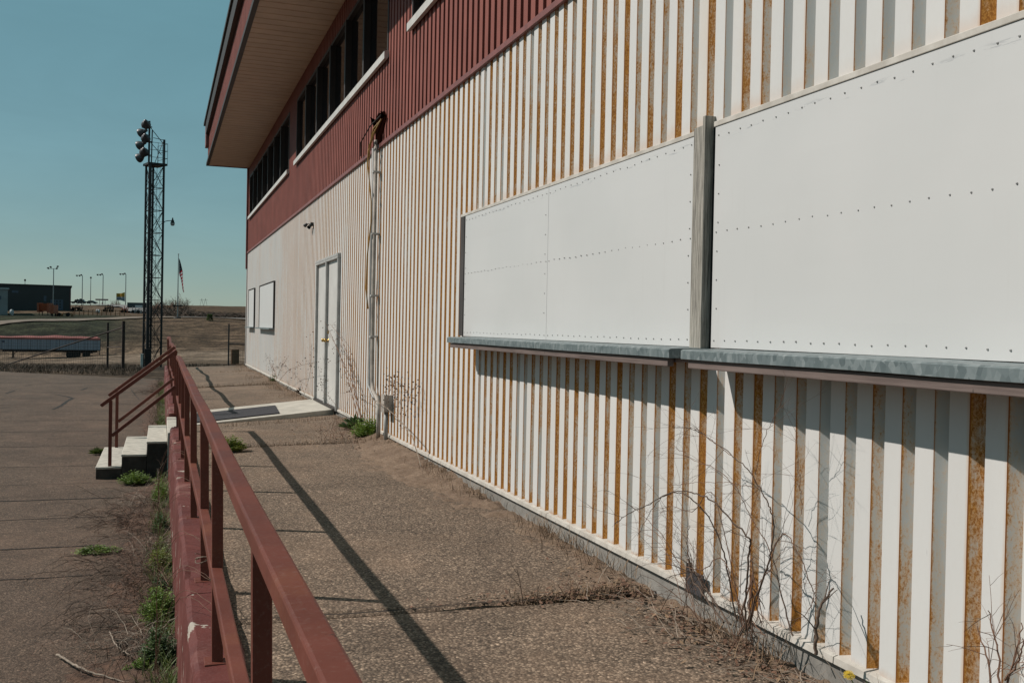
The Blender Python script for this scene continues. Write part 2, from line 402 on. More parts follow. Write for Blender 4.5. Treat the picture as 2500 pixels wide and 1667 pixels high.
cv = nt.nodes.new('ShaderNodeVectorMath'); cv.operation = 'SCALE'; nt.links.new(hs.outputs[0], cv.inputs[0]); nt.links.new(cl, cv.inputs['Scale']); hs = cv
bg = nt.nodes.new('ShaderNodeBackground'); bg.inputs[1].default_value = .085
wo = nt.nodes.new('ShaderNodeOutputWorld'); nt.links.new(hs.outputs[0], bg.inputs[0]); nt.links.new(bg.outputs[0], wo.inputs[0])
L = bpy.data.lights.new('Sun', 'SUN'); L.energy = 4.6; L.angle = radians(.55); L.color = (1.0, .925, .845)
lo = bpy.data.objects.new('sun_lamp', L); COL.objects.link(lo)
lo.rotation_euler = (-SUN).to_track_quat('-Z', 'Y').to_euler(); lo.location = (-20, 10, 25)
cam = bpy.data.cameras.new('Camera'); cam.sensor_width = 36; cam.lens = F/2500*36; cam.clip_start = .05; cam.clip_end = 6000
co = bpy.data.objects.new('camera', cam); COL.objects.link(co)
mw = Matrix.Identity(4)
for i in range(3):
    mw[i][0] = R0[i]; mw[i][1] = -R1[i]; mw[i][2] = -R2[i]; mw[i][3] = EYE[i]
co.matrix_world = mw; scene.camera = co
scene.view_settings.view_transform = 'Standard'; scene.view_settings.look = 'None'
scene.view_settings.gamma = 1; scene.view_settings.exposure = 0
scene.render.engine = 'CYCLES'

# ------------------------------------------------------------------ terrain
def lerp(a, b, t): return a+(b-a)*t
def interp(tab, s):
    if s <= tab[0][0]: return tab[0][1]
    for (a, x), (b, y) in zip(tab, tab[1:]):
        if s <= b: return lerp(x, y, (s-a)/(b-a))
    return tab[-1][1]
TL = [(42,-.80),(60,-1.5),(80,-2.5),(110,-3.7),(140,-4.35),(150,-4.3),(160,-2.1),(174,.6),(200,1.6),(225,2.4),(250,3.55),(300,4.6),(430,7.75),(520,8.1),(900,7.0),(5000,7.0)]
TR = [(42,-.80),(80,-1.55),(110,-2.2),(146,-2.75),(160,-2.55),(180,-1.4),(205,1.0),(218,2.0),(226,2.2),(250,2.7),(300,4.3),(430,8.5),(500,9.85),(640,10.2),(900,8.0),(5000,8.0)]
def ground(x, y):
    s = .333*x + .943*y
    if s <= 42: return -.80
    t = .943*x - .333*y; q = max(0, min(1, (t/s+.50)/.22)); q = q*q*(3-2*q)
    z = lerp(interp(TL, s), interp(TR, s), q)
    amp = min(1, (s-42)/100)
    return z + amp*(.35*noise.noise(V((x*.03, y*.03, 0))) + .12*noise.noise(V((x*.15, y*.15, 2))))
def gcol(x, y):
    s = .333*x + .943*y; t = .943*x - .333*y; q = t/max(s, 1)
    brown = (.088,.060,.040); straw = (.135,.092,.060); dirt = (.235,.175,.130); green = (.034,.038,.020); dkgreen = (.020,.022,.015); dark = (.050,.036,.027)
    nz = noise.noise(V((x*.06, y*.09, 5))); nz2 = noise.noise(V((x*.02, y*.05, 9)))
    def mixc(a, b, f): f = max(0, min(1, f)); return tuple(lerp(p, r, f) for p, r in zip(a, b))
    c = mixc(brown, straw, .5+nz)
    if s < 60: c = mixc(dark, brown, .5+nz)
    if 56 < s < 158:
        f = min((s-56)/20, (158-s)/8, 1); st = noise.noise(V((t*.012, s*.16, 3)))
        c = mixc(c, mixc(dirt, straw, .35+st*1.6), f)
    if s >= 150:
        if q < -.36:
            f = min(1, (-.36-q)/.05)*min(1, (s-152)/6)
            c = mixc(c, mixc(green, dkgreen, .5+nz2*2), f*(.95 if s < 235 else .4))
            if s < 162: c = mixc(c, straw, .5)
        elif s < 216:
            c = mixc(c, (.105,.068,.044), .6)
    if s > 228:
        c = mixc(c, (.060,.040,.029) if q > -.36 else (.13,.085,.055), .75)
    if s > 255 and q > -.38: c = mixc(c, (.12,.074,.042), .5+nz)
    return c
def terrain():
    xs = []; 
    a = -1400.0
    for lo_, hi_, st in ((-3000,-600,200),(-600,-200,40),(-200,-90,10),(-90,60,1.6),(60,200,12),(200,700,50),(700,3000,230)):
        x = lo_
        while x < hi_: xs.append(x); x += st
    xs.append(3000)
    ys = []
    for lo_, hi_, st in ((-300,-30,90),(-30,30,12),(30,130,1.6),(130,300,1.5),(300,560,6),(560,1200,60),(1200,5000,500)):
        y = lo_
        while y < hi_: ys.append(y); y += st
    ys.append(5000)
    mb = MB(); cols = []
    for y in ys:
        for x in xs: mb.v.append((x, y, ground(x, y))); cols.append(gcol(x, y))
    W = len(xs)
    for j in range(len(ys)-1):
        for i in range(W-1):
            mb.f.append((j*W+i, j*W+i+1, (j+1)*W+i+1, (j+1)*W+i)); mb.m.append(0)
    o = mb.build('ground', m_terrain(), smooth=True, attrs={'Col': cols}); tag(o, 'brown prairie ground rising to a low ridge', 'ground', kind='structure')
terrain()

def strip(name, pts, width, m, label, dz=.06, cat='track'):
    mb = MB(); P = [V(p) for p in pts]; Q = []
    for a, b in zip(P, P[1:]):
        k = max(2, int((b-a).length/2))
        Q += [a.lerp(b, i/k) for i in range(k)]
    Q.append(P[-1]); vs = []; K = 4
    for i, p in enumerate(Q):
        d = (Q[min(i+1, len(Q)-1)]-Q[max(i-1, 0)]); d.z = 0; d.normalize(); s = V((-d.y, d.x, 0))
        for k in range(K+1):
            q = p + s*width*((k/K)-.5)*(1+.15*noise.noise(p*.1)); vs.append((q.x, q.y, ground(q.x, q.y)+dz))
    fs = [(i*(K+1)+k, i*(K+1)+k+1, (i+1)*(K+1)+k+1, (i+1)*(K+1)+k) for i in range(len(Q)-1) for k in range(K)]
    mb.poly(vs, fs); o = mb.build(name, m, smooth=True); return tag(o, label, cat, kind='structure')
def g_at(px, s):  # ground point on the bearing of a picture column at distance s
    p = at(px, 800, s); return V((p.x, p.y, ground(p.x, p.y)))
M['track'] = plain('pale_dirt', (.22,.165,.125), .95, var=.25, scale=.5)
M['road'] = plain('grey_road', (.22,.20,.19), .9, var=.12, scale=.3)
strip('dirt_track', [g_at(-160, 166), g_at(-60, 170), g_at(30, 176), g_at(120, 187), g_at(210, 201), g_at(290, 212), g_at(360, 220), g_at(430, 226)], 4.5, M['track'], 'pale dirt track along the embankment top', .22)
strip('road', [g_at(440, 224), g_at(520, 224), g_at(600, 222), g_at(680, 218), g_at(800, 210)], 4.0, M['road'], 'grey road beyond the brown field', .35, 'road')
strip('road', [g_at(175, 428), g_at(230, 424), g_at(290, 405), g_at(330, 340), g_at(345, 270)], 9.0, M['road'], 'upper road where the distant cars are', .5, 'road')

# ------------------------------------------------------------------ parking lot
def parking():
    mb = MB(); x0, x1 = -30.0, .14
    def far(x): return 37.9 + (-.83-x)*.90 + .25*noise.noise(V((x*1.5, 0, 0))) if x > -12 else 48.0
    nx, ny = 90, 120; vs = []
    for i in range(nx+1):
        t = i/nx; x = lerp(x0, x1, 1-(1-t)**1.6)
        for j in range(ny+1):
            y = lerp(-4, far(x), (j/ny)**1.3)
            z = -.752 + .012*noise.noise(V((x*.35, y*.35, 4))) - .0*y
            if j == ny: z = -.86
            vs.append((x, y, z))
    fs = [(i*(ny+1)+j, (i+1)*(ny+1)+j, (i+1)*(ny+1)+j+1, i*(ny+1)+j+1) for i in range(nx) for j in range(ny)]
    mb.poly(vs, fs); tag(mb.build('parking_lot', M['parking'], smooth=True), 'worn brown aggregate parking lot below the red kerb', 'parking lot', kind='structure')
    # cracks
    rng = random.Random(5); mb = MB()
    def crack(p, wd, rough=.02):
        Q = []
        for a, b in zip(p, p[1:]):
            k = max(3, int((V(b)-V(a)).length/.07))
            Q += [V(a).lerp(V(b), i/k) for i in range(k)]
        Q.append(V(p[-1])); vs = []
        for i, q in enumerate(Q):
            d = (Q[min(i+1, len(Q)-1)]-Q[max(i-1, 0)]).normalized(); s = V((-d.y, d.x, 0))
            j = rough*noise.noise(q*3.1); ww = wd*(.5+.9*abs(noise.noise(q*7.7))) 
            for e in (-1, 1):
                r = q + s*(j + e*ww/2); vs.append((r.x, r.y, -.752+.012*noise.noise(V((r.x*.35, r.y*.35, 4)))+.004))
        mb.poly(vs, [(i*2, i*2+1, i*2+3, i*2+2) for i in range(len(Q)-1)])
    y = 5.6
    for y, wl in ((8.4,.014),(9.5,.022),(10.9,.016),(12.05,.03),(13.2,.010),(14.8,.018),(17.1,.02),(19.4,.018),(21.6,.02),(23.6,.02),(25.6,.022),(27.6,.022),(29.8,.025),(32,.03),(34.2,.03),(36.2,.03)):
        a = -.25 if y < 12.5 else -.3
        dy = .1*rng.uniform(-1, 1) - (.35 if 11.5 < y < 12.5 else 0)
        crack([(-28, y+dy*6, 0), (-8, y+dy*2+.05, 0), (-3, y+.03, 0), (a-.3*rng.random(), y, 0)], wl*1.7)
    def px(lst, wd): crack([(*(onZ(a, b, -.75).xy), 0) for a, b in lst], wd, .01)
    px([(130,999),(150,990),(163,980),(178,972),(165,968),(140,964)], .12); px([(178,972),(190,971)], .03)
    px([(198,952),(206,949),(212,947)], .10); px([(15,960),(35,954)], .10); px([(60,942),(85,938),(120,937)], .05)
    px([(0,996),(22,994)], .05); px([(320,951),(333,968),(340,975)], .03)
    tag(mb.build('pavement_cracks', plain('crack_dirt', (.018,.013,.010), 1.0)), 'dark cracks across the parking lot', 'cracks', kind='structure')
parking()

# ------------------------------------------------------------------ walkway
JOINTS = [-1.5, 4.72, 11.5, 16.6, 22.6, 28.5, 33.2]
def walkz(x, y):
    zc = -.135 - .045*max(0, min(1, (y-8)/8)); zw = -.135 + .05*max(0, min(1, (y-7)/12))
    t = (x-.3)/2.2
    z = lerp(zc, zw, t) + .010*noise.noise(V((x*.8, y*.5, 1)))
    k = sum(1 for j in JOINTS if y > j)
    z += .012*sin(k*2.7+1) + .006*sin(k*5.1)*(t-.5)
    dj = min(abs(y-j) for j in JOINTS)
    if dj < .05: z -= .02*(1-dj/.05)
    return z
def walkway():
    mb = MB(); ys = []
    y = -1.5
    while y < 33.2:
        ys.append(y); y += .12 if y < 12 else .2
    for j in JOINTS:
        for e in (-.05, -.012, -.001, .001, .012, .05): ys.append(j+e)
    ys = sorted(y for y in ys if -1.5 <= y <= 33.19); xs = [.30 + 2.22*i/22 for i in range(23)]
    vs = [(x, y + (.35*(x-1.2)/1.2*0), walkz(x, y)) for y in ys for x in xs]; W = len(xs)
    fs = [(j*W+i, j*W+i+1, (j+1)*W+i+1, (j+1)*W+i) for j in range(len(ys)-1) for i in range(W-1)]
    mb.poly(vs, fs)
    e = ys[-1]; mb.face([(.30, e, walkz(.3, e)), (2.52, e, walkz(2.52, e)), (2.52, e, -.9), (.30, e, -.9)])
    tag(mb.build('walkway', M['walk'], smooth=False), 'exposed aggregate walkway along the metal wall', 'walkway', kind='structure')
    # joint fill
    mb = MB()
    for j in JOINTS[1:-1]:
        vs = []; K = 60
        for i in range(K+1):
            x = .31 + 2.2*i/K; q = .03*noise.noise(V((x*3, j, 0))); ww = .006+.012*abs(noise.noise(V((x*9, j, 3))))
            for e in (-1, 1): vs.append((x, j+q+e*ww, walkz(x, j+.06)+.004))
        mb.poly(vs, [(i*2, i*2+1, i*2+3, i*2+2) for i in range(K)])
    for yy, xa, xb in ((8.0,.4,1.5),(2.6,.4,1.6)):
        pass
    tag(mb.build('walkway_joints', plain('joint_dirt', (.045,.028,.018), 1.0, var=.4, scale=15)), 'dirt filled joints across the walkway', 'joints', kind='structure')
    # soil drift by the wall
    mb = MB(); K, J = 64, 900; vs = []
    for j in range(J+1):
        y = 1.2 + 31.5*(j/J)**1.5
        full = .022 + .075*math.exp(-((y-11)/2.6)**2) + .02*noise.noise(V((y*1.1, 5, 0)))
        wd = .20 + .42*math.exp(-((y-9.4)/2.4)**2) + .12*noise.noise(V((y*.7, 0, 0))) + .10*noise.noise(V((y*2.6, 4, 0)))
        for i in range(K+1):
            x = 2.515 - 1.3*i/K; d = (2.515-x)/max(.1, wd)
            h = (full*(1-d)**1 if d < 1 else -.05*(d-1)) - .010 + .022*noise.noise(V((x*5, y*5, 7))) + .022*noise.noise(V((x*17, y*17, 2)))+ .010*noise.noise(V((x*47, y*47, 2)))
            h = min(h, .10); h -= .02*max(0, 1-d*6)*abs(noise.noise(V((y*6, 1, 1))))*4
            if 14.2 < y < 17.6: h -= .1
            vs.append((x, y, min(walkz(x, y)+h, -.035)))
    mb.poly(vs, [(j*(K+1)+i, j*(K+1)+i+1, (j+1)*(K+1)+i+1, (j+1)*(K+1)+i) for j in range(J) for i in range(K)])
    tag(mb.build('soil_drift', M['soil'], smooth=True), 'brown soil drifted against the wall base', 'soil', kind='structure')
walkway()

def kerb_soil():
    mb = MB(); K, J = 34, 520; vs = []
    for j in range(J+1):
        y = 2.0 + 33.5*(j/J)**1.4
        wd = .46 + .42*noise.noise(V((y*.8, 3, 0))) + .22*noise.noise(V((y*2.1, 8, 0)))
        for i in range(K+1):
            x = .11 - 1.3*i/K; d = (.11-x)/max(.08, wd)
            h = .05*(1-d) if d < 1 else -.03*(d-1)
            h += -.006 + .018*noise.noise(V((x*6, y*6, 7))) + .016*noise.noise(V((x*18, y*18, 2)))
            if 13.2 < y < 15.9: h -= .1
            vs.append((x, y, -.752+.012*noise.noise(V((x*.35, y*.35, 4))) + max(-.06, min(h, .07))))
    mb.poly(vs, [(j*(K+1)+i, (j+1)*(K+1)+i, (j+1)*(K+1)+i+1, j*(K+1)+i+1) for j in range(J) for i in range(K)])
    tag(mb.build('kerb_soil', plain('reddish_brown_litter_soil', (.12,.066,.042), 1.0, var=.5, scale=22, bump=.8), smooth=True), 'brown soil and litter gathered along the red kerb', 'soil', kind='structure')
kerb_soil()

# ------------------------------------------------------------------ kerb wall and steps
def kerb():
    r = empty('kerb_wall', (.23, 15, -.75), label='long red painted kerb wall between parking lot and walkway', cat='kerb')
    def seg(y0, y1):
        mb = MB(); prof = [(.105,-.9),(.128,-.14),(.131,-.098),(.138,-.082),(.155,-.072),(.29,-.07),(.32,-.08),(.335,-.11),(.335,-.9)]
        n_ = max(2, int((y1-y0)/.045)); vs = []
        for j in range(n_+1):
            y = lerp(y0, y1, j/n_); dz = -.05*max(0, min(1, (y-8)/8))
            for k, (x, z) in enumerate(prof):
                a = .012 if 0 < k < 8 else 0
                chip = 0
                if k in (2, 3, 4): chip = .05*max(0, noise.noise(V((y*1.9, 3, k*.2)))-.2)*2.2 + .006*noise.noise(V((y*9, k, 1)))
                vs.append((x + a*noise.noise(V((y*2, k, 0))) + chip*.6, y, z + dz*(1 if k not in (0, 8) else 0) + a*noise.noise(V((y*2, k, 5))) - chip))
        K = len(prof)
        fs = [(j*K+k, j*K+k+1, (j+1)*K+k+1, (j+1)*K+k) for j in range(n_) for k in range(K-1)]
        fs += [tuple(range(K)), tuple(reversed(range(n_*K, (n_+1)*K)))]
        mb.poly(vs, fs); return mb.build('kerb_segment', M['redcurb'], r, off=(.23, 15, -.75))
    for a, b in ((-1.4, 1.78), (1.79, 5.02), (5.03, 8.3), (8.31, 11.6), (11.61, 13.46), (15.72, 19.2), (19.21, 24.0), (24.01, 29.0), (29.01, 33.2)): seg(a, b)
kerb()
def steps():
    r = empty('concrete_steps', (-.3, 14.55, -.75), label='three pale concrete steps up to the walkway', cat='steps')
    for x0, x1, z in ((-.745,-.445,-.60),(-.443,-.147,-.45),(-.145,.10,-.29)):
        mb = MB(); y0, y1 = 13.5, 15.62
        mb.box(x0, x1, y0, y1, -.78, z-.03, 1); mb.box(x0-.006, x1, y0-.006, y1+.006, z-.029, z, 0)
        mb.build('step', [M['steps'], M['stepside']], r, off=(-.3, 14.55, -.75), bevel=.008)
    mb = MB(); mb.box(.102, .34, 13.47, 15.71, -.78, -.175); mb.build('threshold', M['whiteslab'], r, off=(-.3, 14.55, -.75), bevel=.01)
steps()
def slab():
    mb = MB()
    A = [(.42,14.15,-.150),(2.48,15.0,-.020),(2.48,17.12,-.020),(.42,16.25,-.150)]
    top = [V(a) for a in A]; bot = [V((a[0], a[1], a[2]-.10)) for a in A]
    mb.poly(top+bot, [(0,1,2,3),(7,6,5,4),(0,4,5,1),(1,5,6,2),(2,6,7,3),(3,7,4,0)])
    o = mb.build('landing_slab', M['whiteslab'], bevel=.008); tag(o, 'pale concrete slab in front of the double door', 'slab')
    def P(u, v, dz): 
        a = top[0].lerp(top[1], u); b = top[3].lerp(top[2], u); p = a.lerp(b, v); return p + V((0, 0, dz))
    mb = MB(); c = [(.02,.10),(.60,.10),(.64,.72),(.02,.72)]
    vs = [P(u, v, .004) for u, v in c]+[P(u, v, .016) for u, v in c]
    mb.poly(vs, [(4,5,6,7),(3,2,1,0),(0,1,5,4),(1,2,6,5),(2,3,7,6),(3,0,4,7)])
    tag(mb.build('floor_mat', M['matrubber']), 'dark rubber floor mat lying on the pale slab', 'mat')
slab()

# ------------------------------------------------------------------ handrails
def rail_x(y): return .212 + .006*noise.noise(V((y*.5, 1, 0))) + (.02*noise.noise(V((y*.33, 8, 0))) if y > 16 else 0)
def rail_z(y):
    z = .805 + (.018*noise.noise(V((y*.45, 0, 3))) if y > 4 else 0)
    if 8 < y < 14: z += .02*sin((y-8)/6*pi)
    if y > 16: z += .035*sin(y*.75) + .02*sin(y*1.9)
    return z
def walk_rail(y0, y1, label, posts):
    r = empty('handrail', (.21, (y0+y1)/2, -.08), label=label, cat='handrail', group='red handrails along the kerb')
    off = (.21, (y0+y1)/2, -.08); ys = [y0 + (y1-y0)*i/80 for i in range(81)]
    mb = MB(); mb.path([(rail_x(y), y, rail_z(y)-.024) for y in ys], .050, .048); mb.build('top_rail', M['redrail'], r, off=off, bevel=.006)
    mb = MB(); mb.path([(rail_x(y)+.004, y, rail_z(y)-.53) for y in ys], .044, .044); mb.build('lower_rail', M['redrail'], r, off=off, bevel=.005)
    rg = random.Random(3)
    for y in posts:
        mb = MB(); zb = -.075 - .05*max(0, min(1, (y-8)/8)); x = rail_x(y)
        mb.bar((x+.014+rg.uniform(-.004, .004), y, zb), (x+.001, y, rail_z(y)-.050), .042, .042, up=(0,1,0))
        mb.box(x-.036, x+.064, y-.05, y+.05, zb-.002, zb+.008)
        mb.build('post', M['redrail'], r, off=off, bevel=.003)
    return r
walk_rail(-.9, 13.5, 'near red steel handrail beside the walkway, ending at the steps', [.5, 2.2, 4.0, 5.28, 7.0, 8.62, 10.2, 11.85, 13.46])
walk_rail(15.62, 33.0, 'far wavy red steel handrail beyond the steps', [15.66, 17.6, 19.5, 21.4, 23.3, 25.2, 27.1, 29.0, 30.9, 32.9])
def stair_rail(y, label, xl, zl):
    off = (-.3, y, -.3); r = empty('stair_handrail', off, label=label, cat='handrail', group='sloping handrails of the concrete steps')
    x1 = .20; z1 = .87; sl = (z1-zl)/(x1-xl)
    mb = MB(); mb.bar((xl, y, zl), (x1, y, z1), .045, .045); mb.build('top_rail', M['redrail'], r, off=off, bevel=.005)
    xp = -.585; zp = zl+(xp-xl)*sl
    mb = MB(); mb.bar((xp+.02, y, zp-.47), (x1-.01, y, zp-.47+(x1-.01-xp-.02)*.83), .042, .042); mb.build('lower_rail', M['redrail'], r, off=off, bevel=.004)
    mb = MB(); mb.bar((xp, y, -.60), (xp, y, zp-.024), .042, .042); mb.build('post', M['redrail'], r, off=off, bevel=.003)
stair_rail(13.56, 'near sloping red handrail of the concrete steps', -.70, .165)
stair_rail(15.56, 'far sloping red handrail of the concrete steps', -.70, .155)
# wire tie round a post: small thing wound on the post
mb = MB(); pp = [(rail_x(5.28)+.012+.045*cos(a), 5.28+.045*sin(a), .03+.012*sin(a*1.3)+a*.0015) for a in [i*.45 for i in range(36)]]
mb.tube(pp, .0022, n=4); tag(mb.build('wire_tie', M['paletwig']), 'thin wire wound round the foot of a handrail post', 'wire')

# ------------------------------------------------------------------ the building
D = 2.495; Y0 = -3.0; YF = 31.75
BLD = empty('metal_building', (D, 15, 0), label='large ribbed metal building, rust streaked white below and red above', cat='building')
OFF = (D, 15, 0)
def bpart(mb, name, mats, **k): return mb.build(name, mats, BLD, off=OFF, **k)

def rust_amt(y, rg):
    if y > 17:
        c = max(0, min(1, (25.5-y)/6)); return lerp(rg.uniform(-.15, .15), rg.choice([rg.uniform(.5, .8), rg.uniform(.8, 1.25)]), c)
    if y > 8: return rg.choice([rg.uniform(.7, .95), rg.uniform(.9, 1.15), rg.uniform(1.05, 1.35)])
    if y > 4.2: return rg.choice([rg.uniform(.45, .65), rg.uniform(.62, .85), rg.uniform(.8, 1.05)])
    return rg.choice([rg.uniform(.38, .55), rg.uniform(.55, .8), rg.uniform(.78, 1.1)])
def white_siding():
    rg = random.Random(11); mb = MB(); u = []; amt = []; rid = []
    P = .1566; y = -2.93
    prof = [(0, .088, 0, 0), (.088, .088, 0, 0)]
    z0, z1 = -.002, 3.42; k = 0; y = 3.035 - 38*P
    # flat occupies [y+.. going to far side]; y is near edge of flat, flat runs to y+.088
    while y < YF-.02:
        a = rust_amt(y, rg); k += 1
        ye = min(y+.088, YF)
        def quad(xa, ya, xb, yb, ua, ub, m):
            mb.face([(xa, ya, z0), (xa, ya, z1), (xb, yb, z1), (xb, yb, z0)], m)
            u.extend([ua, ua, ub, ub]); amt.extend([a]*4); rid.extend([k*1.0]*4)
        quad(D, y, D, ye, 1, 0, 0)                                   # flat, u=1 at its near edge
        # gap beyond the near edge (towards the camera): slanted side, pan, return
        quad(D+.040, y-.036, D, y, 1, 0, 1)
        quad(D+.040, y-.056, D+.040, y-.036, 1, 1, 1)
        quad(D, y-P+.088, D+.040, y-.056, 0, 1, 0)
        y += P
    o = bpart(mb, 'white_siding', [M['flat'], M['rib']], attrs={'u': u, 'amt': amt, 'rid': rid})
    o['label'] = 'white ribbed siding with orange rust down the ribs'
white_siding()
def red_siding(name, x, y0, y1, z0, z1, out=-1, parent=BLD):
    mb = MB(); P = .1566; y = y0
    while y < y1-.01:
        pts = [(x, y), (x, y+.090), (x-out*.070, y+.094), (x-out*.070, y+.148), (x, y+P)]
        pts = [(px_, min(py_, y1)) for px_, py_ in pts]
        for (xa, ya), (xb, yb) in zip(pts, pts[1:]):
            mb.face([(xa, ya, z0), (xb, yb, z0), (xb, yb, z1), (xa, ya, z1)])
        y += P
    return mb.build(name, M['redsiding'], parent, off=OFF)
WIN = [(21.35, 31.25), (11.65, 20.15), (.6, 10.47)]; WZ0, WZ1 = 4.50, 5.70
XR = D-.002
# red wall: below windows, between windows, above windows
o = red_siding('red_siding', XR, Y0, YF, 3.45, WZ0)
for a, b in ((Y0, .6), (10.47, 11.65), (20.15, 21.35), (31.25, YF)): red_siding('red_siding', XR, a, b, WZ0, WZ1)
red_siding('red_siding', XR, Y0, YF, WZ1, 6.03)
# flashing between white and red
one(lambda m: m.box(D-.030, D+.004, Y0, YF+.01, 3.405, 3.448), 'belt_flashing', M['redtrim'], BLD, off=OFF)
# solid core behind the skins
def core(m):
    m.box(D+.065, D+9.9, Y0+.02, YF-.02, -.5, 6.9)
one(core, 'wall_core', M['black'], BLD, off=OFF)
# foundation and base flashing
def found(m):
    segs = [Y0, 1.2, 5.6, 9.0, 13.0, 17.0, 21.0, 25.0, 29.0, YF]
    for a, b in zip(segs, segs[1:]): m.box(D+.004, D+.30, a+.002, b-.002, -.9, -.035)
one(found, 'foundation', M['concrete'], BLD, off=OFF, bevel=.004)
for a, b in ((Y0, 3.2), (3.2, 6.25), (6.25, 9.3), (9.3, 12.35), (12.35, 14.72), (16.97, 20), (20, 23), (23, 26), (26, 29), (29, YF)):
    one(lambda m: m.poly([(D+.045, a, .012), (D-.022, a, -.004), (D-.024, a, -.030), (D+.045, a, -.034),
        (D+.045, b-.006, .012), (D-.022, b-.006, -.004), (D-.024, b-.006, -.030), (D+.045, b-.006, -.034)],
        [(0,4,5,1),(1,5,6,2),(2,6,7,3),(0,1,2,3),(7,6,5,4)]), 'base_flashing', M['flash'], BLD, off=OFF)
# corner trim and end wall
one(lambda m: (m.box(D-.025, D+.06, YF+.005, YF+.09, -.03, 3.44), ), 'corner_trim', M['whitetrim'], BLD, off=OFF)
one(lambda m: (m.box(D-.055, D+.06, YF+.005, YF+.12, 2.93, 6.02), ), 'corner_trim', M['redtrim'], BLD, off=OFF)
one(lambda m: m.box(D-.005, D+10, YF-.015, YF+.0, -.9, 6.9), 'end_wall', M['redsiding'], BLD, off=OFF)

# windows
M['glass'] = plain('dark_window_glass', (.012,.012,.014), .04, 0, var=.1, spec=.75)
def window(y0, y1, n_):
    fr = MB(); xo = D+.05
    fr.box(D-.012, D+.09, y0, y1, WZ1-.05, WZ1); fr.box(D-.012, D+.09, y0, y0+.05, WZ0, WZ1-.05); fr.box(D-.012, D+.09, y1-.05, y1, WZ0, WZ1-.05)
    f = fr.build('window', M['darktrim'], BLD, off=OFF)
    wpan = (y1-y0-.1)/n_
    for i in range(1, n_):
        yy = y0+.05+i*wpan; mb = MB(); mb.box(D-.035, D+.055, yy-.045, yy+.045, WZ0, WZ1-.05)
        mb.build('mullion', M['darktrim'], f, off=OFF)
    for i in range(n_):
        a = y0+.05+i*wpan+.046; b = a+wpan-.092; tl = random.Random(i*7+int(y0)).uniform(-.006, .006)
        mb = MB(); mb.poly([(xo+tl, a, WZ0), (xo-tl, b, WZ0), (xo-tl, b, WZ1-.05), (xo+tl, a, WZ1-.05)], [(0,3,2,1)])
        mb.poly([(xo+.012, a, WZ0), (xo+.012, b, WZ0), (xo+.012, b, WZ1-.05), (xo+.012, a, WZ1-.05)], [(0,1,2,3)])
        mb.build('pane', M['glass'], f, off=OFF)
    s = MB(); s.poly([(D-.06,y0-.02,WZ0-.105),(D-.06,y0-.02,WZ0-.02),(D+.05,y0-.02,WZ0+.015),(D-.02,y0-.02,WZ0-.105),
                      (D-.06,y1+.02,WZ0-.105),(D-.06,y1+.02,WZ0-.02),(D+.05,y1+.02,WZ0+.015),(D-.02,y1+.02,WZ0-.105)],
                     [(0,1,5,4),(1,2,6,5),(0,4,7,3),(3,2,1,0),(4,5,6,7)])
    s.build('window_sill', M['whitetrim'], f, off=OFF)
window(21.35, 31.25, 7); window(11.65, 20.15, 6); window(.6, 10.47, 7)

# overhang: soffit with V grooves, fascia, gutter, roof
XO = 1.276
def soffit():
    mb = MB(); y = Y0; P = .29
    while y < YF:
        a, b = y, min(y+P, YF)
        pts = [(a, 6.045), (a+.012, 6.03), (max(a+.012, b-.035), 6.03), (b-.030, 6.062), (b, 6.062)]
        pts = [(min(q[0], YF), q[1]) for q in pts]
        for (ya, za), (yb, zb) in zip(pts, pts[1:]):
            mb.face([(XO+.03, ya, za), (D-.001, ya, za), (D-.001, yb, zb), (XO+.03, yb, zb)])
        mb.face([(XO+.03, b, 6.062), (D-.001, b, 6.062), (D-.001, b, 6.045), (XO+.03, b, 6.045)])
        y += P
    bpart(mb, 'soffit', M['soffit'])
soffit()
red_siding('fascia', XO-.004, Y0, YF+.05, 6.10, 7.05)
def ftrim(m):
    m.box(XO-.05, XO+.03, Y0, YF+.06, 6.015, 6.10)
one(ftrim, 'fascia_trim', M['darktrim'], BLD, off=OFF)
one(lambda m: m.box(XO+.0, D+.1, YF+.052, YF+.10, 6.02, 7.05), 'overhang_end', M['redtrim'], BLD, off=OFF)
def gut(m):
    m.box(XO-.10, XO-.007, Y0, YF-.6, 6.86, 7.22)
    m.box(XO-.14, XO+.05, Y0, YF+.1, 7.222, 7.30)
one(gut, 'gutter', M['darktrim'], BLD, off=OFF)
one(lambda m: m.box(XO-.09, XO-.008, YF-.595, YF+.08, 6.55, 7.22), 'gutter_end', M['redtrim'], BLD, off=OFF)
one(lambda m: m.poly([(XO-.14,Y0,7.303),(XO-.14,YF+.1,7.303),(D+10,YF+.1,8.1),(D+10,Y0,8.1)], [(0,3,2,1)]), 'roof', M['darktrim'], BLD, off=OFF)

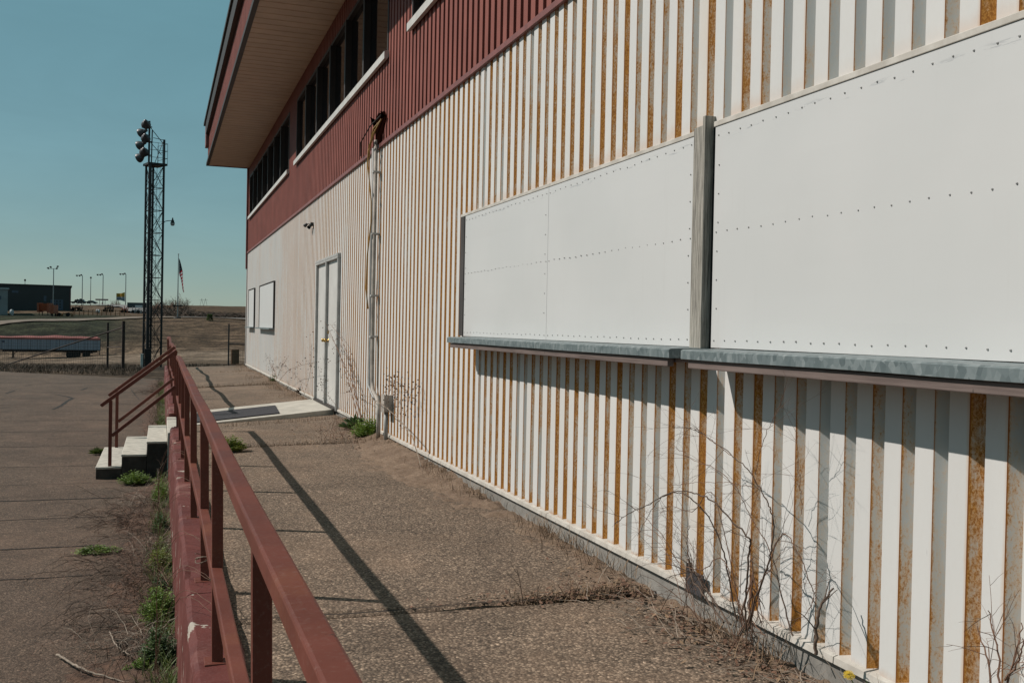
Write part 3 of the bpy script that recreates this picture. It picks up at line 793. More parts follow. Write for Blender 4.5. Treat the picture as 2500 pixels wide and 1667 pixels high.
# double door
def door():
    y0, y1, zt = 14.735, 16.965, 2.235
    mb = MB(); x0 = D-.045
    mb.box(x0, D+.06, y0, y0+.06, -.03, zt); mb.box(x0, D+.06, y1-.06, y1, -.03, zt); mb.box(x0-.006, D+.06, y0, y1, zt+.001, zt+.075)
    mb.box(x0-.004, D+.02, 15.82, 15.90, 0.0, zt)
    for i in range(18): mb.box(x0-.016, x0-.005, y0+.05+i*.125, y0+.062+i*.125, zt+.03, zt+.042)
    f = mb.build('door_frame', M['greyframe'], BLD, off=OFF, bevel=.004)
    for a, b, ky in ((y0+.062, 15.818, 15.74), (15.902, y1-.062, 15.98)):
        mb = MB(); mb.box(D-.004, D+.03, a, b, .01, zt-.002); d = mb.build('door_leaf', M['doorpaint'], BLD, off=OFF, bevel=.003)
        mb = MB(); mb.lathe([(.0,-.075),(.022,-.072),(.030,-.055),(.024,-.035),(.012,-.03),(.012,-.008),(.034,-.006),(.034,0)], (D-.005, ky, 1.0), (1,0,0), 14)
        mb.build('door_knob', M['brass'], d, off=OFF, smooth=True)
        if ky < 15.8:
            mb = MB(); mb.lathe([(0,-.02),(.024,-.018),(.028,0)], (D-.005, ky, 1.13), (1,0,0), 14); mb.build('deadbolt', M['brass'], d, off=OFF)
    mb = MB(); mb.box(D-.06, D+.02, y0+.06, y1-.06, -.019, .008); mb.build('threshold', M['darktrim'], f, off=OFF)
door()

# boarded openings ------------------------------------------------
def screw_head(mb, x, y, z, r=.0040):
    mb.lathe([(0,-.004),(r*.75,-.0035),(r,-.0015),(r*1.1,0)], (x, y, z), (1,0,0), 8, 1)
    mb.lathe([(0,-.0043),(r*.35,-.0042)], (x, y, z), (1,0,0), 6, 2)
M['screwdark'] = plain('screw_recess', (.02,.02,.02), .5)
def board_panel(y0, y1, z0, z1, rows, cols, label, sp=.0905, bow=0):
    mb = MB(); x = D-.022
    mb.box(x+.004, D+.03, y0, y1, z0, z1); KY = max(8, int((y1-y0)/.12)); KZ = 9; vs = []
    for i in range(KY+1):
        for j in range(KZ+1):
            y = lerp(y0, y1, i/KY); z = lerp(z0, z1, j/KZ); e = min(1, 6*min(i/KY, 1-i/KY))*min(1, 4*min(j/KZ, 1-j/KZ)*(2 if j < KZ/2 else 1))
            vs.append((x - .006*e*noise.noise(V((y*1.1, z*1.7, y0))), y, z))
    mb.poly(vs, [(i*(KZ+1)+j, i*(KZ+1)+j+1, (i+1)*(KZ+1)+j+1, (i+1)*(KZ+1)+j) for i in range(KY) for j in range(KZ)])
    for ya, yb, za, zb in ((y0, y0, z0, z1), (y1, y1, z0, z1)): mb.face([(x, ya, za), (x, ya, zb), (x+.004, ya, zb), (x+.004, ya, za)])
    for zz in (z0, z1): mb.face([(x, y0, zz), (x, y1, zz), (x+.004, y1, zz), (x+.004, y0, zz)])
    rg = random.Random(int(y0*100))
    def row(z, a, b):
        k = int((b-a)/sp)
        for i in range(k+1): screw_head(mb, x, a+(b-a)*i/k+rg.uniform(-.005,.005), z+rg.uniform(-.004,.004))
    for z in rows: row(z, y0+.03, y1-.03)
    for c in cols:
        k = int((z1-z0-.1)/.13)
        for i in range(1, k): screw_head(mb, x, c+rg.uniform(-.004,.004), z0+.05+(z1-z0-.1)*i/k)
    o = mb.build('shutter_panel', [M['board'], M['screw'], M['screwdark']], BLD, off=OFF); o['label'] = label
board_panel(6.318, 8.28, 1.168, 2.205, (1.20, 1.705, 2.165), (6.36, 8.25), 'narrow far white panel with screw rows')
board_panel(4.352, 6.314, 1.168, 2.205, (1.20, 1.705, 2.165), (4.39,), 'middle white panel with screw rows')
board_panel(-.6, 4.160, 1.168, 2.215, (1.205, 1.712, 2.170), (4.12,), 'large near white panel with screw rows')
one(lambda m: (m.box(D-.026, D+.02, 4.33, 8.42, 2.206, 2.230), m.box(D-.027, D+.02, -.7, 4.17, 2.216, 2.242)), 'head_flashing', M['flash'], BLD, off=OFF, bevel=.003)
one(lambda m: m.box(D-.030, D+.02, 8.285, 8.40, 1.17, 2.205), 'jamb_board', M['darkwood'], BLD, off=OFF)
def wpost(m):
    m.box(D-.050, D+.02, 4.222, 4.318, 1.16, 2.235)
    m.box(D-.058, D+.02, 4.196, 4.220, 1.15, 2.275)
o = one(wpost, 'jamb_post', M['greywood'], BLD, off=OFF, bevel=.003); o['label'] = 'weathered grey wooden post between the white panels'
one(lambda m: m.box(D-.012, D+.03, 4.163, 4.195, 1.15, 2.22), 'gap_shade_strip', M['black'], BLD, off=OFF)  # black strips stand in for the shade in the gaps beside the post
one(lambda m: m.box(D-.012, D+.03, 4.320, 4.350, 1.15, 2.21), 'gap_shade_strip', M['black'], BLD, off=OFF)
def counter(y0, y1, label):
    mb = MB(); xo = 2.265
    vs = []; K = 50
    for i in range(K+1):
        y = lerp(y0, y1, i/K); w_ = .004*noise.noise(V((y*1.2, 0, 0)))
        vs += [(D+.02, y, 1.166+w_), (xo+.012, y, 1.160+w_), (xo, y, 1.154+w_), (xo, y, 1.116+w_), (xo+.006, y, 1.114+w_), (D+.02, y, 1.120+w_)]
    fs = [(i*6+k, i*6+(k+1) % 6, (i+1)*6+(k+1) % 6, (i+1)*6+k) for i in range(K) for k in range(6)]
    fs += [tuple(range(5, -1, -1)), tuple(range(K*6, K*6+6))]
    mb.poly(vs, fs)
    c = mb.build('counter_shelf', M['galv'], BLD, off=OFF); c['label'] = label
    mb = MB(); mb.box(xo+.055, xo+.16, y0+.03, y1-.03, 1.094, 1.1135); mb.box(xo+.016, xo+.050, y0+.04, y1-.04, 1.074, 1.112); mb.build('shelf_board', M['brownwood'], c, off=OFF, bevel=.003)
    mb = MB()
    for i in range(int((y1-y0)/1.2)+1):
        yy = y0+.25+i*1.2
        if yy < y1-.1: mb.poly([(D-.002,yy,1.11),(D-.002,yy+.03,1.11),(xo+.06,yy+.03,1.10),(xo+.06,yy,1.10),(D-.002,yy,.99),(D-.002,yy+.03,.99)], [(0,4,3),(1,2,5),(3,4,5,2)])
    return c
counter(4.19, 8.06, 'far galvanised counter shelf on a wooden board'); counter(-.6, 4.075, 'near galvanised counter shelf on a wooden board')
# far small boarded windows
def small_panel(y0, y1, label):
    mb = MB(); x = D-.03; mb.box(x, D+.03, y0, y1, 1.15, 2.22)
    o = mb.build('shutter_panel', M['board'], BLD, off=OFF); o['label'] = label
    mb = MB(); mb.box(D-.13, D-.003, y0-.03, y1+.03, 1.115, 1.147); mb.build('counter_shelf', M['galv'], o, off=OFF)
    mb = MB(); mb.box(D-.040, D-.001, y0-.06, y0-.002, 1.15, 2.23); mb.box(D-.040, D-.001, y1+.002, y1+.06, 1.15, 2.23); mb.box(D-.044, D-.001, y0-.06, y1+.06, 2.232, 2.25); mb.build('frame', M['darkwood'], o, off=OFF)
small_panel(23.75, 27.2, 'small white panel near the far corner'); small_panel(28.9, 30.7, 'smallest white panel at the far corner')

# pipes on the wall
def pipes():
    mb = MB(); x = D-.06
    mb.tube([(x+.02, 12.26, 3.44), (x+.02, 12.26, 2.2), (x+.02, 12.25, .62), (x, 12.2, .5), (x+.02, 12.0, .38), (x+.05, 11.9, .33)], .022, n=10)
    o = bpart(mb, 'conduit', M['pvc'], smooth=True); o['label'] = 'taller grey conduit bending away at knee height'
    mb = MB(); mb.tube([(x, 12.02, 3.50), (x, 12.02, 1.4), (x, 12.0, .58), (x-.01, 11.9, .46), (x-.02, 11.62, .40), (x-.02, 11.50, .33), (x-.02, 11.48, .2), (x-.02, 11.48, -.12)], .025, n=10)
    o = bpart(mb, 'conduit', M['pvcwarm'], smooth=True); o['label'] = 'cream conduit turning down beside the meter box'
    mb = MB(); mb.tube([(x, 11.16, .28), (x, 11.16, -.12)], .024, n=8); bpart(mb, 'conduit', M['pvc'], smooth=True)
    mb = MB(); mb.tube([(x+.02, 11.29, .28), (x+.02, 11.29, -.12)], .012, n=8); bpart(mb, 'conduit', M['pvc'], smooth=True)
    mb = MB(); mb.box(D-.10, D-.002, 11.08, 11.24, .27, .46); mb.box(D-.106, D-.1002, 11.07, 11.25, .26, .47); o = bpart(mb, 'meter_box', M['pvcwarm'], bevel=.006)
    for z in (3.1, 2.35, 1.6, 1.1): 
        mb = MB(); mb.box(D-.095, D-.002, 11.97, 12.06, z, z+.02); bpart(mb, 'pipe_strap', M['greyframe'])
    mb = MB(); mb.tube([(D-.07, 12.0, 3.62), (D-.13, 12.14, 3.38), (D-.125, 12.16, 3.2), (D-.115, 11.98, 2.75), (D-.112, 11.97, 2.5), (D-.12, 12.13, 2.1), (D-.115, 12.2, 1.7), (D-.11, 12.08, 1.45)], .009, n=5)
    mb.tube([(D-.05, 11.8, 3.70), (D-.11, 11.95, 3.62), (D-.13, 12.08, 3.40), (D-.12, 12.13, 3.30)], .010, n=5)
    mb.tube([(D-.05, 11.72, 3.72), (D-.12, 11.9, 3.55), (D-.14, 12.05, 3.42), (D-.12, 12.1, 3.34)], .008, n=5)
    bpart(mb, 'loose_cable', M['cable'], smooth=True)
    mb = MB(); mb.tube([(D-.04, 11.8, 3.77), (D-.10, 12.2, 3.70), (D-.12, 12.7, 3.58), (D-.06, 13.0, 3.46)], .008, n=5); bpart(mb, 'loose_cable', M['black'])
    # torn hole: irregular dark sheet and curled metal
    mb = MB(); rg = random.Random(2); c = V((D-.012, 12.08, 3.68)); pts = []
    for i in range(18):
        a = 2*pi*i/18; ry = .37*rg.uniform(.8, 1.1); rz = .17*rg.uniform(.75, 1.15); zc = -.08 if sin(a) < 0 else 0
        pts.append((D-.012, c.y+ry*cos(a)*(1 if sin(a) > 0 else .6), c.z+rz*sin(a)*1.1+zc))
    mb.poly([c]+pts, [(0, (i+1) % 18+1, i+1) for i in range(18)])
    mb.face([(D-.012, 11.72, 3.74), (D-.09, 11.65, 3.78), (D-.07, 11.70, 3.69)]); mb.face([(D-.012, 12.3, 3.80), (D-.08, 12.33, 3.84), (D-.012, 12.32, 3.66)])
    bpart(mb, 'torn_hole', M['hole'])
    # little twin lamp fixture
    mb = MB(); y, z = 17.67, 3.0
    mb.box(D-.05, D-.002, y-.04, y+.04, z-.03, z+.03); mb.tube([(D-.04, y, z), (D-.09, y+.16, z+.02)], .009, n=6)
    mb.lathe([(.0,0),(.022,.01),(.032,.05),(.034,.07)], (D-.085, y+.14, z+.02), (-.5,.4,-.4), 10); mb.lathe([(.0,0),(.022,.01),(.032,.05),(.034,.07)], (D-.05, y-.02, z-.02), (-.5,-.5,-.6), 10)
    bpart(mb, 'wall_lamp', M['black'])
pipes()
# dark bracket by the wall foot and small nail holes
mb = MB(); mb.box(D-.034, D-.024, 4.17, 4.33, -.03, .075); mb.box(D-.028, D+.02, 4.33, 4.338, -.03, .10); bpart(mb, 'foot_bracket', M['lampgrey'])

# ------------------------------------------------------------------ plants
def rvec(rg): return V((rg.uniform(-1,1), rg.uniform(-1,1), rg.uniform(-1,1)))
def twig(mb, p, d, ln, r, depth, rg, droop=.15, n=4, kids=3, wig=.25, wall=True):
    pts = [V(p)]; d = V(d).normalized(); st = 6; q = V(p)
    for i in range(st):
        d = (d + rvec(rg)*wig*.5 + V((0,0,-droop*i/st))).normalized()
        q = q + d*ln/st
        if wall and q.x > D-.03: q.x = D-.03; d.x = -abs(d.x)*.3
        pts.append(q.copy())
    mb.tube(pts, r, r*.45, n=n if r > .002 else 3, cap=False)
    if depth > 0:
        for k in range(kids):
            i = rg.randint(1, st-1); b = pts[i]; dd = (pts[i+1]-pts[i]).normalized()
            nd = (dd + rvec(rg)*.85).normalized(); nd.z = nd.z*.8+.1
            twig(mb, b, nd, ln*rg.uniform(.3, .6), r*.55, depth-1, rg, droop, 3, max(2, kids-1), wig, wall)
    return pts
def arc(mb, pts, r0, r1, rg, side=6, slen=.25, sdepth=1):
    # smooth curve through control points
    P = [V(p) for p in pts]; Q = []
    for i in range(len(P)-1):
        p0 = P[max(i-1, 0)]; p1 = P[i]; p2 = P[i+1]; p3 = P[min(i+2, len(P)-1)]
        for k in range(6):
            t = k/6; Q.append(.5*((2*p1)+(p2-p0)*t+(2*p0-5*p1+4*p2-p3)*t*t+(3*p1-p0-3*p2+p3)*t**3))
    Q.append(P[-1]); Q = [q + rvec(rg)*.004 for q in Q]
    for q in Q: q.x = min(q.x, D-.03)
    mb.tube(Q, r0, r1, n=5, cap=False)
    for k in range(side):
        i = rg.randint(len(Q)//4, len(Q)-2); dd = (Q[i+1]-Q[i]).normalized()
        nd = (dd*.7 + rvec(rg)*.9).normalized()
        twig(mb, Q[i], nd, slen*rg.uniform(.5, 1.2), r1*.9, sdepth, rg, .1, 3, 3)
    return Q
rg = random.Random(77)
# the big bare bush against the wall
def bush():
    r = empty('bare_bush', (2.3, 3.95, -.13), label='big bare arching bush against the wall under the near shelf', cat='bush'); off = (2.3, 3.95, -.13)
    def p(lst, X0, X1): return [onX(1500+a*.3827, 1000+b*.3827, lerp(X0, X1, i/max(1, len(lst)-1))) for i, (a, b) in enumerate(lst)]
    arcs = [
      ([(835,1400),(840,1150),(865,870),(860,820),(740,700),(640,590),(540,540),(450,520),(330,540),(230,600),(90,665),(0,730)], .0065, .0018, 2.30, 2.10),
      ([(860,1390),(880,1260),(960,1040),(1000,900),(1015,720),(985,610),(930,500),(850,380),(740,280),(620,195),(520,130),(480,118)], .0060, .0015, 2.30, 2.28),
      ([(780,1340),(730,1080),(690,880),(630,740),(570,640),(470,550),(400,528),(300,560),(210,690),(150,800)], .0055, .0014, 2.32, 2.15),
      ([(740,1370),(620,1200),(540,1080),(480,960),(465,830),(480,740)], .0060, .0016, 2.25, 2.30),
      ([(700,1360),(560,1170),(500,1080),(470,950),(500,1040)], .0065, .003, 2.20, 2.30),
      ([(1140,1440),(1080,1240),(1040,1050),(1010,900),(1060,820),(1095,790)], .005, .0014, 2.35, 2.40),
      ([(840,1400),(700,960),(560,1020),(400,960),(300,790),(140,640),(70,590)], .0035, .0012, 2.30, 2.15),
      ([(860,1380),(1000,930),(1090,790),(1180,930),(1250,1100),(1270,1190),(1220,1300),(1110,1350)], .0035, .0014, 2.30, 2.40),
      ([(820,1380),(640,560),(500,650),(380,620),(250,630)], .003, .0012, 2.32, 2.2),
      ([(1000,920),(930,780),(850,650),(780,500),(650,380),(530,330),(430,270),(350,205)], .003, .001, 2.33, 2.25),
      ([(740,290),(640,210),(560,150),(480,118),(440,180),(430,270)], .0022, .001, 2.29, 2.25),
      ([(900,420),(930,260),(990,110),(1040,0),(1090,-140)], .0022, .001, 2.30, 2.27),
      ([(880,940),(885,1080),(860,1240),(870,1400)], .004, .005, 2.35, 2.32),
      ([(960,1440),(860,1300),(880,1160),(1010,1000),(1100,870)], .0035, .001, 2.30, 2.35),
      ([(940,500),(850,490),(760,470),(620,460),(480,470),(370,480)], .002, .001, 2.28, 2.2),
      ([(1190,660),(1190,520),(1170,330),(1160,130)], .0018, .001, 2.4, 2.4),
    ]
    for lst, r0, r1, a, b in arcs:
        mb = MB(); arc(mb, p(lst, a, b), r0*.72, r1*.8, rg, side=8, slen=.24, sdepth=1)
        mb.build('branch', M['twig'] if r0 > .004 else M['redtwig'], r, off=off, smooth=True)
    mb = MB()
    for i in range(16):
        b = V((2.32+rg.uniform(-.07,.1), 3.95+rg.uniform(-.35,.3), -.12)); twig(mb, b, (rg.uniform(-.4,.3), rg.uniform(-.7,.9), 1), rg.uniform(.25,.75), .002, 2, rg, .3, 3, 3)
    mb.build('twigs', M['redtwig'], r, off=off)['kind'] = 'stuff'
bush()
def stick(pts, r0, r1, label, m, side=2, name='dry_stick', cat='stick'):
    mb = MB(); arc(mb, pts, r0, r1, random.Random(len(label)), side, .15, 0); tag(mb.build(name, m, smooth=True), label, cat)
stick([onX(1500+a*.3827, 1000+b*.3827, X) for a, b, X in ((1280,1560,2.30),(1290,1400,2.31),(1310,1270,2.33),(1350,1190,2.36),(1392,1135,2.40))], .0075, .0035, 'thick upright dry stick right of the bare bush', M['twig'], 3)
mb = MB()
for k, (bx, tx) in enumerate((((2440,1690),(2415,1490)),((2420,1690),(2385,1530)),((2450,1690),(2495,1520)),((2455,1660),(2500,1560)))):
    arc(mb, [onX(*bx, 2.33), onX((bx[0]+tx[0])/2+8, (bx[1]+tx[1])/2, 2.35), onX(*tx, 2.38)], .004, .0015, rg, 5, .16, 1)
tag(mb.build('bare_weed', M['redtwig']), 'bare branching weed at the wall in the near corner', 'weed', 'bare weeds along the wall')
def leaf_litter(label, cy, cx, sy, sx, n_):
    mb = MB(); rr = random.Random(int(cy*10))
    for i in range(n_):
        y = rr.gauss(cy, sy); x = min(2.46, cx-abs(rr.gauss(0, sx))); z = walkz(x, y)+rr.uniform(.008, .03); a = rr.uniform(0, 2*pi); q = V((x, y, z)); l_ = rr.uniform(.008, .022)
        d = V((cos(a), sin(a), rr.uniform(-.3,.5)))*l_; s_ = V((-sin(a), cos(a), rr.uniform(-.4,.4)))*l_*.45
        mb.poly([q-d, q+s_, q+d, q-s_], [(0,1,2,3)], rr.choice([0, 0, 1]))
    tag(mb.build('leaf_litter', [M['redtwig'], M['straw']]), label, 'leaf litter', kind='stuff')
leaf_litter('dead leaves and grit under the bare bush', 3.8, 2.45, .7, .16, 900)
leaf_litter('dead leaves caught in the near walkway joint by the wall', 4.75, 2.40, .06, .45, 500)
leaf_litter('dead leaves around the green clump by the conduits', 12.3, 2.42, .9, .35, 900)
# litter of twigs on the ground under the bush
mb = MB()
for i in range(110):
    y = rg.gauss(3.7, .7); x = 2.42-abs(rg.gauss(0, .16)); z = walkz(x, y)+rg.uniform(.015, .05)
    a = rg.uniform(0, pi); ln = rg.uniform(.08, .35); d = V((cos(a)*.5, sin(a), rg.uniform(-.05,.2)))
    twig(mb, (x, y, z), d, ln, rg.uniform(.0012,.0028), 1 if i % 3 == 0 else 0, rg, .15, 3, 2, .5)
tag(mb.build('twig_litter', M['paletwig']), 'litter of dry pale twigs under the bare bush', 'twigs', kind='stuff')

def stalk_plant(name, stems, label, m, r=.004, heads=None, side=10, slen=.12, grp=None, cat='weed'):
    root = empty(name, tuple(stems[0][0]), label=label, cat=cat, group=grp); off = tuple(stems[0][0]); rr = random.Random(hash(label) % 1000 if False else len(label)*7)
    for st in stems:
        mb = MB(); Q = arc(mb, st, r, r*.35, rr, side, slen, 1); mb.build('stem', m, root, off=off)
        if heads:
            mb = MB()
            for k in range(heads):
                i = rr.randint(len(Q)//3, len(Q)-1); p = Q[i]+rvec(rr)*.10
                p.x = min(p.x, D-.03); s = rr.uniform(.006, .012)
                mb.lathe([(0,-s),(s*.8,-s*.3),(s*.8,s*.3),(0,s)], p, rvec(rr), 5)
            mb.build('seed_heads', M['twig'], root, off=off)['kind'] = 'stuff'
z5 = lambda x, y: (550+x*.3444, 580+y*.3444)
WX = 2.36
def wp(lst, X=WX, f=z5): return [onX(*f(a, b), X) for a, b in lst]
stalk_plant('tall_dry_weed', [wp([(965,1280),(930,1120),(890,1000),(820,850),(750,690),(705,595)]), wp([(960,1280),(920,1050),(880,900),(830,730),(745,615)], 2.40), wp([(940,1280),(905,1130),(870,1010),(800,800),(740,690)], 2.33), wp([(975,1280),(940,1200),(900,1020),(895,920),(870,820)], 2.42)],
            'tall bundle of dry stalks leaning towards the double door', M['redtwig'], .006, 14, 14, .12, 'tall dry weeds by the wall')
stalk_plant('tall_dry_weed', [wp([(1385,1620),(1330,1420),(1280,1345),(1180,1240),(1110,1185),(1000,1120),(930,1080),(850,1040)], 2.34)],
            'dry stalk arching over the conduits from the right', M['paletwig'], .0055, 16, 16, .14, 'tall dry weeds by the wall')
z880 = lambda x, y: (880+x*.1914, 880+y*.1914)
stalk_plant('tall_dry_weed', [wp([(620,960),(560,780),(600,560),(560,400),(520,260)], 2.4, z880), wp([(600,560),(640,450),(690,330)], 2.4, z880), wp([(480,760),(420,520),(440,300),(430,180)], 2.42, z880), wp([(330,560),(380,360),(400,230)], 2.42, z880)],
            'wispy dry weed with seed heads behind the meter box', M['redtwig'], .0022, 34, 14, .10, 'tall dry weeds by the wall')
stalk_plant('tall_dry_weed', [wp([(740,1200),(700,1060),(720,960),(690,840)], 2.2), wp([(800,1210),(740,1130),(690,1080),(660,900)], 2.25), wp([(560,1110),(520,1000),(440,920),(420,880)], 2.3), wp([(560,1110),(600,960),(610,850),(615,700)], 2.3)],
            'thin dry weed in front of the double door', M['twig'], .0026, 18, 12, .12, 'tall dry weeds by the wall')
stalk_plant('tall_dry_weed', [wp([(350,1010),(310,860),(300,850)], 2.3), wp([(360,1010),(400,920),(430,870)], 2.3), wp([(380,1020),(450,940),(560,900),(640,890)], 2.3), wp([(370,1000),(330,900),(360,960)], 2.2)],
            'thin dry weed at the far end of the white wall', M['redtwig'], .004, 18, 12, .16, 'tall dry weeds by the wall')
# small dry sprigs standing in the near walkway joint
for px_, py_, h, lab in ((1277,1466,.20,'single dry sprig standing in the near walkway joint'),(1315,1462,.10,'short dark sprig beside the single one in the walkway joint')):
    b = onZ(px_, py_, -.13); b.z = walkz(b.x, b.y); mb = MB(); twig(mb, b, (-.05,.02,1), h, .003, 1, rg, 0, 4, 2); tag(mb.build('dry_sprig', M['twig']), lab, 'weed')
mb = MB()
for k in range(5):
    b = onZ(1381+k*4, 1452, -.13); b.z = walkz(b.x, b.y); twig(mb, b, (rg.uniform(-.6,.6), rg.uniform(-.3,.3), 1), .14, .0022, 1, rg, 0, 3, 3)
tag(mb.build('dry_weed', M['redtwig']), 'fanned dry weed in the walkway joint near the wall', 'weed')
mb = MB()
for k in range(9):
    b = onZ(785+k*7, 1075+rg.uniform(-4,4), -.13); b.z = walkz(b.x, b.y); twig(mb, b, (rg.uniform(-.6,.6), rg.uniform(-.3,.3), 1), rg.uniform(.1,.3), .003, 1, rg, 0, 3, 3)
tag(mb.build('dry_weed', M['redtwig']), 'fanned dry weed in the joint left of the dandelion clump', 'weed')

def leafquad(mb, p, d, ln, wd, m=0, bend=.3, rr=rg):
    d = V(d).normalized(); s = d.cross(V((rr.uniform(-.4,.4), rr.uniform(-.4,.4), 1)))
    if s.length < 1e-3: s = V((1,0,0))
    s.normalize(); u = s.cross(d)
    a = V(p); b = a+d*ln*.5+u*bend*ln*.12; c = a+d*ln - u*bend*ln*.25
    mb.poly([a, b-s*wd*.5, b+s*wd*.5, c], [(0,1,3),(0,3,2)], m)
def clump(name, c, rad, h, nl, label, m, leaf=(.05,.018), compound=False, flowers=0, grp='green weeds in the cracks', cat='weed', elong=(1,1), seed=None):
    rr = random.Random(seed if seed is not None else len(label)*31+nl); c = V(c)
    root = empty(name, tuple(c), label=label, cat=cat, group=grp); off = tuple(c); mb = MB()
    for i in range(nl):
        a = rr.uniform(0, 2*pi); t = rr.random()**.6; ro = rad*t
        tip = V((cos(a)*ro*elong[0], sin(a)*ro*elong[1], h*(1-t*t*.7)*rr.uniform(.35, 1)))
        base = V((tip.x*.35, tip.y*.35, 0)) + c
        if compound:
            st = base.lerp(c+tip, 1.0); dirv = (c+tip-base); mb.tube([base, base+dirv*.5+V((0,0,.01)), c+tip], .0012, .0007, n=3, cap=False)
            k = 5
            for j in range(1, k+1):
                q = base + dirv*(j/k)
                for sgn in (-1, 1):
                    sd = dirv.cross(V((0,0,1)))
                    if sd.length < 1e-5: sd = V((1,0,0))
                    leafquad(mb, q, sd.normalized()*sgn+dirv.normalized()*.6+rvec(rr)*.5, leaf[0]*(1.1-.5*j/k)*rr.uniform(.7,1.2), leaf[1]*rr.uniform(.7,1.2), 0, .4, rr)
        else:
            leafquad(mb, base, tip+V((0,0,.02))+rvec(rr)*.02, leaf[0]*rr.uniform(.6,1.3), leaf[1]*rr.uniform(.7,1.3), 0, .6, rr)
            if rr.random() < .6: leafquad(mb, c+tip*.7, tip+rvec(rr)*.05, leaf[0]*rr.uniform(.4,.8), leaf[1], 0, .6, rr)
    mb.build('foliage', m, root, off=off)
    for k in range(flowers):
        a = rr.uniform(0, 2*pi); q = c + V((cos(a)*rad*.5, sin(a)*rad*.5, h*rr.uniform(.9, 1.25)))
        mb = MB(); mb.tube([c+V((cos(a)*rad*.1, sin(a)*rad*.1, 0)), q], .002, n=4)
        for j in range(34):
            b = 2*pi*j/34*2.6; t = .4+.6*((j % 17)/17); mb.face([q+V((cos(b)*.004, sin(b)*.004, 0)), q+V((cos(b-.12)*.021*t, sin(b-.12)*.021*t, .013-.008*t)), q+V((cos(b+.12)*.021*t, sin(b+.12)*.021*t, .013-.008*t))], 1)
        mb.build('flower', [M['leafdark'], M['petal']], root, off=off)
def gw(px_, py_, z=None):
    b = onZ(px_, py_, -.13 if z is None else z)
    if z is None: b.z = walkz(b.x, b.y)+.01
    return b
clump('leafy_weed', gw(566,1098), .16, .17, 150, 'bright green leafy weed beside the handrail on the walkway', M['leafyel'], (.045,.018), True)
clump('dandelion_clump', gw(902,1072), .24, .26, 260, 'biggest green clump with dandelion flowers left of the conduits', M['leaf'], (.055,.02), True, 3)
clump('dandelion_clump', gw(868,1052), .20, .18, 110, 'dark green spiky clump at the foot of the dry stalks', M['leafdark'], (.16,.035))
clump('dandelion_plant', gw(988,1106), .12, .08, 60, 'small flat dandelion plant by the foundation with two flowers', M['leafyel'], (.08,.02), False, 2)
clump('dandelion_plant', V((2.36, 2.83, -.11)), .15, .11, 110, 'dandelion with one flower at the bottom edge by the wall', M['leafdark'], (.11,.03), False, 0)
# its flower facing the viewer
mb = MB(); q = onX(2073,1648,2.36); mb.tube([(2.38,2.86,-.1), q], .002, n=4)
for j in range(70):
    b = 2*pi*j/70*4.3; t = .35+.65*((j % 23)/23); n_ = V((-.45,-.5,.7)).normalized(); s_ = n_.orthogonal().normalized(); u_ = n_.cross(s_)
    e = lambda an, r_: q + (s_*cos(an)+u_*sin(an))*r_ + n_*(.012-.010*t)
    mb.face([e(b, .002), e(b-.10, .022*t), e(b+.10, .022*t)], 1)
tag(mb.build('dandelion_flower', [M['leafdark'], M['petal']]), 'single yellow dandelion flower at the bottom edge by the wall', 'flower')
clump('leafy_weed', gw(669,938), .16, .20, 90, 'green leafy weed at the wall foot between far panel and door', M['leafdark'], (.07,.02))
clump('leafy_weed', gw(739,970), .12, .18, 90, 'grey green spiky tuft at the corner of the pale slab', M['strawdark'], (.12,.012))
PZ = -.745
for (px_, py_, rad, h, nl, lab, mt, cm, el_) in (
    (395,1035,.14,.10,260,'strip of green grass on the parking lot beyond the steps','grassgreen',False,(.8,8)),
    (330,1180,.20,.17,240,'green feathery weed in front of the concrete steps','leaf',True,(1.2,1)),
    (238,1108,.10,.10,90,'small green tuft at the left corner of the steps','grassgreen',False,(1,1)),
    (400,1225,.13,.26,220,'dense green weed hugging the kerb just nearer than the steps','leaf',True,(.8,2.2)),
    (408,1300,.10,.22,150,'second green weed along the kerb from the steps','leafdark',True,(.8,1.6)),
    (235,1348,.14,.06,120,'flat green weed alone on the open parking lot','leaf',True,(1.5,.8)),
    (400,1395,.14,.20,190,'green weed by the kerb level with the lone flat weed','leafyel',True,(.8,1.5)),
    (396,1520,.16,.26,300,'largest dark green weed bulging from the kerb','leaf',True,(.9,1.3)),
    (412,1620,.13,.24,240,'green weed by the kerb at the bottom edge','leafdark',True,(.9,1.2)),
    (398,1150,.10,.16,120,'small green weed by the kerb beside the steps side wall','leaf',True,(.8,1.6)),
    (402,1350,.08,.14,90,'small yellow green weed between the second and third kerb weeds','leafyel',True,(.8,1.5)),
    (404,1450,.09,.15,110,'dark green weed just beyond the largest kerb weed','leafdark',True,(.8,1.5)),
    (393,985,.12,.14,140,'green weed by the kerb under the stair handrails','leafyel',True,(.8,3)),
    (350,1640,.09,.08,60,'low green sprigs left of the bottom kerb weed','leaf',True,(1.2,1))):
    c = onZ(px_, py_, PZ); c.x = min(c.x, .02)
    clump('leafy_weed', c, rad, h, nl, lab, M[mt], (.10,.012) if mt == 'grassgreen' else ((.034,.014) if cm else (.08,.02)), cm, elong=el_)
